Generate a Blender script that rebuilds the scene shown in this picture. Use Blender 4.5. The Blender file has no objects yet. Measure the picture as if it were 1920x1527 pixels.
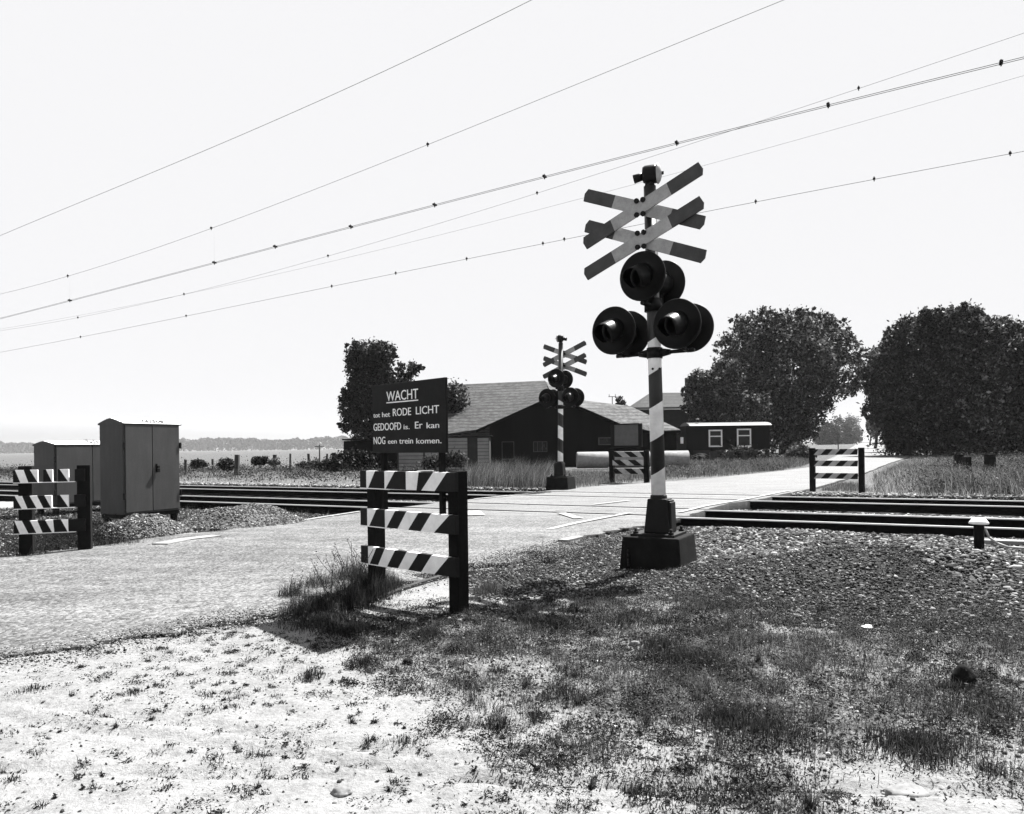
import bpy, math, random
import numpy as np
from mathutils import Vector, Matrix
random.seed(7); rng = np.random.default_rng(11)
sc = bpy.context.scene
COL = sc.collection
# ------------------------------------------------------------------ camera
F, HC, ROLL = 1450.0, 1.16, 0.0128
cr, sr = math.cos(ROLL), math.sin(ROLL)
cam = bpy.data.cameras.new('camera'); cam_o = bpy.data.objects.new('camera', cam); COL.objects.link(cam_o)
cam.sensor_width = 36; cam.lens = F/1920*36; cam.shift_y = 73.2/1920; cam.clip_end = 6000; cam.clip_start = .05
cam_o.matrix_world = Matrix(((cr, sr, 0, 0), (0, 0, -1, 0), (-sr, cr, 0, HC), (0, 0, 0, 1)))
sc.camera = cam_o
# ------------------------------------------------------------------ light and exposure
SUN = Vector((.40, .53, 1.0)).normalized()          # towards the sun
EL = math.asin(SUN.z); AZ = math.atan2(SUN.x, SUN.y)
w = bpy.data.worlds.new('World'); sc.world = w; w.use_nodes = True
nt = w.node_tree; nt.nodes.clear()
sky = nt.nodes.new('ShaderNodeTexSky'); sky.sky_type = 'NISHITA'; sky.sun_disc = False
sky.sun_elevation = EL; sky.sun_rotation = AZ; sky.dust_density = 2.5; sky.air_density = 1.0
bw = nt.nodes.new('ShaderNodeRGBToBW'); mn = nt.nodes.new('ShaderNodeMath'); mn.operation = 'MINIMUM'
SKYMAX = 2.62
mn.inputs[1].default_value = SKYMAX
tint = nt.nodes.new('ShaderNodeMixRGB'); tint.blend_type = 'MULTIPLY'; tint.inputs[0].default_value = 1
tint.inputs[2].default_value = (.985, .985, 1.0, 1)
bg = nt.nodes.new('ShaderNodeBackground'); bg.inputs[1].default_value = .0725
wo = nt.nodes.new('ShaderNodeOutputWorld')
nt.links.new(sky.outputs[0], bw.inputs[0]); nt.links.new(bw.outputs[0], mn.inputs[0])
nt.links.new(mn.outputs[0], tint.inputs[1]); nt.links.new(tint.outputs[0], bg.inputs[0]); nt.links.new(bg.outputs[0], wo.inputs[0])
sl = bpy.data.lights.new('sun', 'SUN'); sl.energy = 3.6; sl.angle = math.radians(.53); sl.color = (1, .995, .985)
so = bpy.data.objects.new('sun', sl); COL.objects.link(so); so.rotation_euler = SUN.to_track_quat('Z', 'Y').to_euler(); so.location = (0, 0, 40)
vs = sc.view_settings; vs.view_transform = 'Standard'; vs.look = 'None'; vs.gamma = 1; vs.exposure = 2.3; vs.use_curve_mapping = False

# ------------------------------------------------------------------ measuring helpers (photo survey -> metres)
def ray(u, v):
    x = (u-960)/F; y = (763.5-v+73.2)/F
    return (cr*x+sr*y, 1.0, cr*y-sr*x)
def G(u, v, z=0.0):
    d = ray(u, v); t = (z-HC)/d[2]; return Vector((d[0]*t, t, z))
def PD(u, v, Y):
    d = ray(u, v); return Vector((d[0]*Y, Y, HC+d[2]*Y))
TX, TY = .881, -.473; NX, NY = .473, .881           # along / across the tracks
TAN = math.atan2(TY, TX)
ON, OF, HG = 12.80, 16.78, .72
def to(x, y): return x*TX+y*TY, x*NX+y*NY
def fr(t, o): return t*TX+o*NX, t*TY+o*NY

# ------------------------------------------------------------------ materials
def newmat(name):
    m = bpy.data.materials.new(name); m.use_nodes = True; n = m.node_tree; n.nodes.clear()
    out = n.nodes.new('ShaderNodeOutputMaterial'); p = n.nodes.new('ShaderNodeBsdfPrincipled')
    n.links.new(p.outputs[0], out.inputs[0]); return m, n, p, out
def nd(n, t, **k):
    a = n.nodes.new(t)
    for q, v in k.items(): setattr(a, q, v)
    return a
def ramp(n, src, stops):
    r = nd(n, 'ShaderNodeValToRGB'); e = r.color_ramp.elements
    while len(e) < len(stops): e.new(.5)
    for i, (p, c) in enumerate(stops): e[i].position = p; e[i].color = (c, c, c, 1)
    n.links.new(src, r.inputs[0]); return r.outputs[0]
def noise(n, co, scale, det=6, rough=.6):
    a = nd(n, 'ShaderNodeTexNoise'); a.inputs['Scale'].default_value = scale; a.inputs['Detail'].default_value = det
    a.inputs['Roughness'].default_value = rough; n.links.new(co, a.inputs['Vector']); return a.outputs['Fac']
def bump(n, p, h, s, d=.01):
    b = nd(n, 'ShaderNodeBump'); b.inputs['Strength'].default_value = s; b.inputs['Distance'].default_value = d
    n.links.new(h, b.inputs['Height']); n.links.new(b.outputs[0], p.inputs['Normal'])
def math_(n, op, a, b=None, clamp=False):
    m = nd(n, 'ShaderNodeMath', operation=op); m.use_clamp = clamp
    for i, v in enumerate((a, b)):
        if v is None: continue
        if isinstance(v, (int, float)): m.inputs[i].default_value = v
        else: n.links.new(v, m.inputs[i])
    return m.outputs[0]
def mixv(n, f, a, b):
    m = nd(n, 'ShaderNodeMix'); 
    for i, v in ((0, f), (2, a), (3, b)):
        if isinstance(v, (int, float)): m.inputs[i].default_value = v
        else: n.links.new(v, m.inputs[i])
    return m.outputs[0]
def simple(name, lo, hi=None, rough=.7, scale=6., bs=.2, spec=.3, metal=0, bd=.004, streak=False):
    hi = lo if hi is None else hi
    m, n, p, _ = newmat(name); tc = nd(n, 'ShaderNodeTexCoord'); co = tc.outputs['Object']
    if streak:
        mp = nd(n, 'ShaderNodeMapping'); mp.inputs['Scale'].default_value = (1, 1, .12); n.links.new(co, mp.inputs[0]); co2 = mp.outputs[0]
    else: co2 = co
    f = noise(n, co2, scale); g = noise(n, co, scale*9, 3)
    f = math_(n, 'ADD', math_(n, 'MULTIPLY', f, .7), math_(n, 'MULTIPLY', g, .3))
    n.links.new(ramp(n, f, [(.36, lo), (.64, hi)]), p.inputs['Base Color'])
    p.inputs['Roughness'].default_value = rough; p.inputs['Specular IOR Level'].default_value = spec; p.inputs['Metallic'].default_value = metal
    if bs: bump(n, p, g, bs, bd)
    return m
M = {}
M['dark_paint'] = simple('dark_paint', .005, .012, .6, 5, .25, .12)
M['gloss_black'] = simple('gloss_black', .004, .008, .42, 4, .15, .16)
M['cast_iron'] = simple('cast_iron', .005, .011, .6, 8, .5, .15)
M['dark_red'] = simple('dark_red', .04, .065, .6, 9, .2)
M['old_white'] = simple('old_white', .26, .42, .6, 9, .2)
def worn(name, lo, hi, chip):
    m, n, p, _ = newmat(name); tc = nd(n, 'ShaderNodeTexCoord'); co = tc.outputs['Object']; f = noise(n, co, 5, 6, .7); c = noise(n, co, 22, 6, .75)
    n.links.new(mixv(n, ramp(n, c, [(.66, 0.0), (.70, 1.0)]), ramp(n, f, [(.35, lo), (.62, hi)]), chip), p.inputs['Base Color']); p.inputs['Roughness'].default_value = .6; p.inputs['Specular IOR Level'].default_value = .2; bump(n, p, c, .2, .003); return m
M['board_white'] = worn('board_white', .72, .93, .12)
M['pole_white'] = simple('pole_white', .62, .85, .5, 7, .15)
M['sign_white'] = simple('sign_white', .8, .95, .5, 8, .05)
M['dark_wood'] = simple('dark_wood', .004, .011, .9, 5, .5, .08, streak=True)
M['post_wood'] = simple('post_wood', .012, .04, .9, 6, .6, streak=True)
M['cabinet'] = simple('cabinet_paint', .060, .085, .6, 3, .12, streak=True)
def cab_mat():
    m, n, p, _ = newmat('cabinet_weathered'); tc = nd(n, 'ShaderNodeTexCoord'); co = tc.outputs['Object']; mp = nd(n, 'ShaderNodeMapping'); mp.inputs['Scale'].default_value = (4, 4, .9); n.links.new(co, mp.inputs[0])
    st = noise(n, mp.outputs[0], 1.6, 6, .7); f1 = noise(n, co, 40, 4, .7); f2 = noise(n, co, 2.2, 4)
    f = math_(n, 'ADD', math_(n, 'MULTIPLY', st, .45), math_(n, 'ADD', math_(n, 'MULTIPLY', f1, .3), math_(n, 'MULTIPLY', f2, .25)))
    n.links.new(ramp(n, f, [(.36, .040), (.5, .052), (.64, .068)]), p.inputs['Base Color']); p.inputs['Roughness'].default_value = .6; p.inputs['Specular IOR Level'].default_value = .25; bump(n, p, f1, .15, .003); return m
M['cabinet'] = cab_mat()
M['roof_white'] = simple('roof_white', .7, .85, .5, 3, .1)
M['concrete'] = simple('concrete', .14, .24, .8, 6, .4)
M['dark_concrete'] = simple('dark_concrete', .006, .015, .9, 9, .5, .08)
M['steel'] = simple('rail_steel', .45, .6, .35, 3, .05, .5, .5)
M['rust'] = simple('rust', .004, .010, .9, 12, .5, .05)
M['sleeper'] = simple('sleeper_wood', .004, .01, .9, 6, .7, .05)
M['wire'] = simple('wire', .12, .16, .5, 2, 0)
M['barn_black'] = simple('barn_black', .002, .006, .95, 2, .3, .03, streak=True)
M['brick'] = simple('brick', .012, .025, .85, 3, .4)
M['render_light'] = simple('light_planks', .14, .2, .8, 2, .2)
M['glass'] = simple('glass', .006, .01, .15, 1, 0, .25)
M['frame_white'] = simple('frame_white', .6, .75, .5, 4, .05)
M['frame_grey'] = simple('frame_grey', .03, .05, .7, 4, .05)
M['plate_grey'] = simple('plate_grey', .07, .10, .6, 6, .1)
M['metal_roof'] = simple('metal_roof', .025, .045, .5, 2, .1)
M['bark'] = simple('bark', .008, .02, .9, 4, .8)
M['stone'] = simple('stone', .10, .22, .8, 7, .5)
M['lens'] = simple('lens', .003, .005, .4, 1, 0, .1)

def roof_mat(name, lo, hi, sy):
    m, n, p, _ = newmat(name); tc = nd(n, 'ShaderNodeTexCoord'); co = tc.outputs['Object']
    s = nd(n, 'ShaderNodeSeparateXYZ'); n.links.new(co, s.inputs[0])
    row = math_(n, 'FRACT', math_(n, 'MULTIPLY', s.outputs[2], sy))
    rows = math_(n, 'GREATER_THAN', row, .2)
    nx = noise(n, co, 3.5, 8, .8); nb = noise(n, co, .5, 4)
    mp = nd(n, 'ShaderNodeMapping'); mp.inputs['Scale'].default_value = (1.2, 1.2, 9); n.links.new(co, mp.inputs[0])
    n3 = noise(n, mp.outputs[0], 2.2, 3, .7)
    f = math_(n, 'ADD', math_(n, 'MULTIPLY', nx, .45), math_(n, 'ADD', math_(n, 'MULTIPLY', nb, .2), math_(n, 'MULTIPLY', n3, .35)))
    f = math_(n, 'MULTIPLY', f, mixv(n, rows, .8, 1.0))
    n.links.new(ramp(n, f, [(.40, lo), (.47, lo*.5+hi*.4), (.56, hi)]), p.inputs['Base Color']); p.inputs['Roughness'].default_value = .9
    p.inputs['Specular IOR Level'].default_value = .2
    bump(n, p, f, .5, .03); return m
M['tiles'] = roof_mat('roof_tiles', .006, .060, 5.0)
M['tiles_pale'] = roof_mat('roof_tiles_pale', .025, .11, 5.0)
M['tiles_dark'] = roof_mat('roof_tiles_dark', .02, .045, 3.0)

def shade_mat(name, attr='shade', trans=.35, rough=.6, spec=.25, k=.6):
    m, n, p, out = newmat(name); a = nd(n, 'ShaderNodeAttribute', attribute_name=attr)
    sc_ = nd(n, 'ShaderNodeVectorMath', operation='SCALE'); n.links.new(a.outputs['Color'], sc_.inputs[0]); sc_.inputs['Scale'].default_value = k
    n.links.new(sc_.outputs[0], p.inputs['Base Color']); p.inputs['Roughness'].default_value = rough; p.inputs['Specular IOR Level'].default_value = spec
    if trans > 0:
        t = nd(n, 'ShaderNodeBsdfTranslucent'); n.links.new(sc_.outputs[0], t.inputs[0])
        mx = nd(n, 'ShaderNodeMixShader'); mx.inputs[0].default_value = trans
        n.links.new(p.outputs[0], mx.inputs[1]); n.links.new(t.outputs[0], mx.inputs[2]); n.links.new(mx.outputs[0], out.inputs[0])
    return m
M['grass'] = shade_mat('grass_blades', trans=.4, spec=.12)
M['leaf'] = shade_mat('leaves', trans=.3, rough=.6, spec=.12, k=.45)
M['pebble'] = shade_mat('pebbles', trans=0, rough=.85, spec=.2)

# ------------------------------------------------------------------ mesh builders
def mesh_np(name, v, f, mat, shade=None, smooth=False):
    me = bpy.data.meshes.new(name); v = np.asarray(v, np.float32); f = np.asarray(f, np.int32)
    k = f.shape[1]; me.vertices.add(len(v)); me.vertices.foreach_set('co', v.ravel())
    me.loops.add(f.size); me.loops.foreach_set('vertex_index', f.ravel())
    me.polygons.add(len(f)); me.polygons.foreach_set('loop_start', np.arange(0, f.size, k, dtype=np.int32))
    if smooth: me.polygons.foreach_set('use_smooth', np.ones(len(f), bool))
    me.update(calc_edges=True)
    if shade is not None:
        a = me.color_attributes.new('shade', 'FLOAT_COLOR', 'POINT'); s = np.asarray(shade, np.float32)
        c = np.ones((len(v), 4), np.float32); c[:, :3] = s[:, None] if s.ndim == 1 else s; a.data.foreach_set('color', c.ravel())
    me.materials.append(mat); return me
class MB:
    def __init__(s): s.v = []; s.f = []; s.m = []; s.mats = []; s.sm = []
    def mi(s, m):
        if m not in s.mats: s.mats.append(m)
        return s.mats.index(m)
    def add(s, vs, fs, mat, smooth=False):
        b = len(s.v); s.v += [Vector(x) for x in vs]; k = s.mi(mat)
        for f in fs: s.f.append([b+i for i in f]); s.m.append(k); s.sm.append(smooth)
        return s
    def box(s, c, d, mat, rz=0, R=None, taper=1.0):
        hx, hy, hz = d[0]/2, d[1]/2, d[2]/2; R = R or Matrix.Rotation(rz, 3, 'Z'); c = Vector(c); vs = []
        for z in (-1, 1):
            k = taper if z > 0 else 1
            for x, y in ((-1, -1), (1, -1), (1, 1), (-1, 1)): vs.append(c+R@Vector((x*hx*k, y*hy*k, z*hz)))
        return s.add(vs, [(3, 2, 1, 0), (4, 5, 6, 7), (0, 1, 5, 4), (1, 2, 6, 5), (2, 3, 7, 6), (3, 0, 4, 7)], mat)
    def cyl(s, a, b, r1, r2, mat, n=16, caps=True, smooth=True):
        a, b = Vector(a), Vector(b); d = (b-a).normalized(); q = d.to_track_quat('Z', 'Y').to_matrix(); vs = []
        for p, r in ((a, r1), (b, r2)):
            for i in range(n): t = 2*math.pi*i/n; vs.append(p+q@Vector((r*math.cos(t), r*math.sin(t), 0)))
        s.add(vs, [(i, (i+1) % n, n+(i+1) % n, n+i) for i in range(n)], mat, smooth)
        if caps: 
            b0 = len(s.v)-2*n; k = s.mi(mat)
            s.f.append([b0+i for i in reversed(range(n))]); s.m.append(k); s.sm.append(False)
            s.f.append([b0+n+i for i in range(n)]); s.m.append(k); s.sm.append(False)
        return s
    def lathe(s, a, d, prof, mat, n=24):     # prof: (dist along d, radius)
        a = Vector(a); d = Vector(d).normalized(); q = d.to_track_quat('Z', 'Y').to_matrix(); vs = []
        for z, r in prof:
            for i in range(n): t = 2*math.pi*i/n; vs.append(a+q@Vector((r*math.cos(t), r*math.sin(t), z)))
        fs = [(j*n+i, j*n+(i+1) % n, (j+1)*n+(i+1) % n, (j+1)*n+i) for j in range(len(prof)-1) for i in range(n)]
        return s.add(vs, fs, mat, True)
    def prism(s, pts, ext, mat):              # planar outline extruded by a vector
        pts = [Vector(p) for p in pts]; e = Vector(ext); n = len(pts)
        return s.add(pts+[p+e for p in pts], [tuple(reversed(range(n))), tuple(range(n, 2*n))]+[(i, (i+1) % n, n+(i+1) % n, n+i) for i in range(n)], mat)
    def mesh(s, name, off=None):
        me = bpy.data.meshes.new(name); off = off or Vector((0, 0, 0))
        me.from_pydata([tuple(p-off) for p in s.v], [], s.f); me.polygons.foreach_set('material_index', s.m)
        me.polygons.foreach_set('use_smooth', s.sm)
        for m in s.mats: me.materials.append(m)
        me.update(); return me
    def build(s, name, parent=None, world=False, bevel=0):
        off = parent.location.copy() if (world and parent) else None
        o = bpy.data.objects.new(name, s.mesh(name, off)); COL.objects.link(o)
        if parent: o.parent = parent
        if bevel:
            b = o.modifiers.new('bevel', 'BEVEL'); b.width = bevel; b.segments = 2; b.limit_method = 'ANGLE'; b.angle_limit = math.radians(40)
        return o
def tag(o, label=None, cat=None, group=None, kind=None):
    for k, v in (('label', label), ('category', cat), ('group', group), ('kind', kind)):
        if v: o[k] = v
    return o
def thing(name, label, cat, loc=(0, 0, 0), rz=0, group=None):
    o = bpy.data.objects.new(name, None); o.empty_display_size = .2; COL.objects.link(o); o.location = loc; o.rotation_euler = (0, 0, rz)
    return tag(o, label, cat, group)
def link(name, me, parent=None, loc=None):
    o = bpy.data.objects.new(name, me); COL.objects.link(o); o.parent = parent
    if loc is not None: o.location = loc
    return o
CHILD = {}
def copy_tree(o, parent=None):
    c = o.copy(); COL.objects.link(c); c.parent = parent
    for ch in [x for x in ALLOBJ() if x.parent == o]: copy_tree(ch, c)
    return c
def ALLOBJ(): return list(COL.objects)

# ------------------------------------------------------------------ value noise in numpy for shaping the land
_tab = rng.random((256, 256))
def vn(x, y):
    x = np.asarray(x, float); y = np.asarray(y, float)
    xi = np.floor(x).astype(int); yi = np.floor(y).astype(int); fx = x-xi; fy = y-yi; fx = fx*fx*(3-2*fx); fy = fy*fy*(3-2*fy)
    g = lambda a, b: _tab[a & 255, b & 255]
    return (g(xi, yi)*(1-fx)+g(xi+1, yi)*fx)*(1-fy)+(g(xi, yi+1)*(1-fx)+g(xi+1, yi+1)*fx)*fy
def fbm(x, y, o=4):
    r = 0; a = .5; s = 0
    for i in range(o): r = r+a*vn(x*2**i+i*17.3, y*2**i+i*9.1); s += a; a *= .5
    return r/s
def sdpoly(x, y, P):                        # signed distance, inside > 0
    x = np.asarray(x, float); y = np.asarray(y, float); d = np.full(x.shape, 1e9); ins = np.zeros(x.shape, bool)
    for i in range(len(P)):
        x1, y1 = P[i]; x2, y2 = P[(i+1) % len(P)]; ex, ey = x2-x1, y2-y1
        t = np.clip(((x-x1)*ex+(y-y1)*ey)/(ex*ex+ey*ey+1e-12), 0, 1)
        d = np.minimum(d, np.hypot(x-x1-t*ex, y-y1-t*ey))
        c = ((y1 > y) != (y2 > y)); ins ^= c & (x < (x2-x1)*(y-y1)/((y2-y1)+1e-12)+x1)
    return np.where(ins, d, -d)
def GP(pts): return [tuple(G(u, v)[:2]) for u, v in pts]
def sm(a, b, x): t = np.clip((x-a)/(b-a), 0, 1); return t*t*(3-2*t)

# road edges, surveyed, as position along the track direction against distance across the tracks
RL = [to(*G(u, v)[:2]) for u, v in [(18, 1045), (120, 1035), (340, 1003), (555, 978), (678, 960), (1020, 921), (1120, 912), (1300, 900), (1460, 884), (1520, 876), (1560, 858), (1585, 846), (1600, 837), (1607, 831.5)]]
RR = [to(*G(u, v)[:2]) for u, v in [(18, 1225), (200, 1195), (430, 1160), (560, 1136), (740, 1092), (860, 1065), (1020, 1035), (1100, 1010), (1200, 988), (1290, 967), (1324, 957), (1366, 944.5), (1425, 937), (1466, 928), (1530, 915), (1590, 897), (1622, 887), (1670, 868), (1700, 859), (1711, 852.5), (1679, 845), (1663, 837), (1640, 831.7), (1625, 829.5)]]
RL = [(-12.6, -30.), (-10.3, -3.)]+sorted(RL, key=lambda a: a[1]); RR = [(-8.6, -30.), (-6.3, -3.)]+sorted(RR, key=lambda a: a[1])
rlo, rlt = np.array([a[1] for a in RL]), np.array([a[0] for a in RL]); rro, rrt = np.array([a[1] for a in RR]), np.array([a[0] for a in RR])
def road_l(o): return np.interp(o, rlo, rlt)
def road_r(o): return np.interp(o, rro, rrt)
def road_in(x, y):
    t, o = to(x, y); return np.minimum(t-road_l(o), road_r(o)-t)

GRASS_P = GP([(690, 1180), (760, 1165), (860, 1160), (960, 1150), (1130, 1140), (1300, 1130), (1420, 1120), (1560, 1150), (1700, 1170), (1920, 1180), (2100, 1220), (2100, 1440), (1920, 1430), (1750, 1395), (1650, 1370), (1550, 1410), (1400, 1430), (1250, 1385), (1090, 1370), (1000, 1310), (900, 1270), (800, 1215)])
STONE_P = GP([(1300, 984), (1560, 992), (2100, 1010), (2100, 1130), (1760, 1090), (1650, 1050), (1480, 1070), (1310, 1066)])
GRIT_P = GP([(880, 1075), (1000, 1045), (1190, 990), (1300, 985), (1320, 1068), (1480, 1060), (1650, 1040), (1760, 1085), (2100, 1125), (2100, 1215), (1900, 1190), (1560, 1170), (1400, 1135), (1150, 1110), (1000, 1110), (880, 1125)])
LEFT_P = GP([(-200, 1080), (20, 1043), (340, 1003), (560, 978), (690, 957), (560, 950), (340, 940), (-200, 960)])
MOUND = [G(1640, 1075).xy, ]
def land(x, y):
    x = np.asarray(x, float); y = np.asarray(y, float); t, o = to(x, y)
    z = .05*(fbm(x*.9, y*.9, 3)-.5)*sm(200, 20, y)
    z = z+.012*(fbm(x*7, y*7, 3)-.5)*sm(12, 8, y)
    # wheel ruts in the sand
    for (a, b, wd) in RUTS:
        ax, ay = a; bx, by = b; L = math.hypot(bx-ax, by-ay); s = ((x-ax)*(bx-ax)+(y-ay)*(by-ay))/L; dd = ((x-ax)*(by-ay)-(y-ay)*(bx-ax))/L+.05*(fbm(s*1.3, s*0+3, 2)-.5)
        z = z-.022*np.exp(-(dd/wd)**2)+.005*np.exp(-((np.abs(dd)-2.0*wd)/(wd*.8))**2)
    z = z-.02
    # stony mound right
    z = z+.26*np.exp(-(((x-3.2)*.62)**2+((y-6.75)*1.25)**2)/.8)
    z = z+.02*sm(-.2, .5, sdpoly(x, y, STONE_P))
    bed = np.maximum(sm(1.75, 1.45, np.abs(o-ON)), sm(1.75, 1.45, np.abs(o-OF))); bed = np.where(o < ON, sm(-2.15, -1.85, o-ON), bed)
    mid = (o > ON) & (o < OF)
    z = np.where(mid, -.13, z)
    z = z*(1-bed)+(-.25)*bed
    ri = road_in(x, y); z = np.where(ri > -.05, np.minimum(z, -.06), z); z = np.where((ri > -.35) & (ri <= -.05) & (bed < .01) & ((o < ON-1.8) | (o > OF+1.7)), np.minimum(z, -.008), z)
    z = z-.9*sm(35, 90, y)*sm(0, -12, x)*sm(-2, -6, ri)
    return z
RUTS = [(tuple(G(18, 1335).xy), tuple(G(1250, 1500).xy), .035), (tuple(G(0, 1300).xy), tuple(G(1100, 1450).xy), .03), (tuple(G(300, 1440).xy), tuple(G(1900, 1475).xy), .03)]

# ------------------------------------------------------------------ ground
def ground():
    ys = [-2.0]
    while ys[-1] < 3500: ys.append(ys[-1]+.0055*(ys[-1]+4.2)+.0)
    ys = np.array(ys); nu = 560; us = np.linspace(-1.15, 1.15, nu)
    Y, U = np.meshgrid(ys, us, indexing='ij'); X = U*(Y+4.2)
    Z = land(X, Y); h, wd = Y.shape
    v = np.stack([X, Y, Z], -1).reshape(-1, 3)
    i = np.arange(h-1)[:, None]*wd+np.arange(wd-1)[None]; f = np.stack([i, i+1, i+wd+1, i+wd], -1).reshape(-1, 4)
    t, o = to(X, Y); ri = road_in(X, Y); n1 = fbm(X*2.2, Y*2.2, 4)-.5
    g = sm(-.25, .45, sdpoly(X, Y, GRASS_P)+n1*1.3)*(.35+.65*sm(.40, .56, fbm(X*1.7+4, Y*1.7, 4)))
    back = sm(OF+1.9, OF+2.6, o+n1*.8); g = np.maximum(g, back*.85)
    st = sm(-.1, .25, sdpoly(X, Y, STONE_P)+n1*.5); grit = sm(-.15, .3, sdpoly(X, Y, GRIT_P)+n1*.5); lf = sm(-.2, .2, sdpoly(X, Y, LEFT_P)+n1*.4)
    gr = np.maximum(np.maximum(st, grit*.9), np.maximum(lf, ((o > ON+1.4) & (o < OF-1.4))*1.0))
    gr = np.maximum(gr, sm(OF+1.3, OF+1.6, o)*sm(OF+2.9, OF+2.2, o))
    bed = np.maximum(sm(1.7, 1.5, np.abs(o-ON)), sm(1.7, 1.5, np.abs(o-OF))); bed = np.where(o < ON, sm(-2.1, -1.85, o-ON), bed)
    g = np.maximum(g, sm(28, 34, Y)*.95)
    c = np.stack([g, gr*sm(32, 26, Y), bed], -1).reshape(-1, 3)
    m, n, p, _ = newmat('ground_earth'); a = nd(n, 'ShaderNodeAttribute', attribute_name='shade'); s = nd(n, 'ShaderNodeSeparateColor'); n.links.new(a.outputs['Color'], s.inputs[0])
    tc = nd(n, 'ShaderNodeNewGeometry'); co = tc.outputs['Position']
    big = noise(n, co, 1.1, 4); fine = noise(n, co, 38, 5, .75); mid_ = noise(n, co, 7, 6, .7)
    vo = nd(n, 'ShaderNodeTexVoronoi'); vo.inputs['Scale'].default_value = 26; n.links.new(co, vo.inputs['Vector'])
    vo2 = nd(n, 'ShaderNodeTexVoronoi'); vo2.inputs['Scale'].default_value = 60; n.links.new(co, vo2.inputs['Vector'])
    sand = ramp(n, math_(n, 'ADD', math_(n, 'MULTIPLY', fine, .45), math_(n, 'ADD', math_(n, 'MULTIPLY', mid_, .35), math_(n, 'MULTIPLY', big, .2))), [(.36, .09), (.46, .17), (.54, .215)])
    soil = ramp(n, math_(n, 'ADD', math_(n, 'MULTIPLY', fine, .5), math_(n, 'MULTIPLY', mid_, .5)), [(.40, .012), (.5, .05), (.58, .16)])
    bwv = nd(n, 'ShaderNodeRGBToBW'); n.links.new(vo.outputs['Color'], bwv.inputs[0])
    stone = ramp(n, math_(n, 'SUBTRACT', bwv.outputs[0], math_(n, 'MULTIPLY', vo.outputs['Distance'], .5)), [(.1, .003), (.5, .018), (.85, .2)])
    vb = mixv(n, s.outputs[0], sand, soil); vb = mixv(n, s.outputs[1], vb, stone)
    vb = mixv(n, s.outputs[2], vb, mixv(n, fine, .002, .007)); n.links.new(vb, p.inputs['Base Color'])
    p.inputs['Roughness'].default_value = .95; p.inputs['Specular IOR Level'].default_value = .1
    hgt = math_(n, 'ADD', math_(n, 'MULTIPLY', fine, .5), math_(n, 'ADD', math_(n, 'MULTIPLY', mid_, .8), math_(n, 'MULTIPLY', math_(n, 'MULTIPLY', vo.outputs['Distance'], -1.2), s.outputs[1])))
    bump(n, p, hgt, .9, .03)
    o_ = link('ground', mesh_np('ground', v, f, m, c, True)); tag(o_, kind='structure')
ground()

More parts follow.
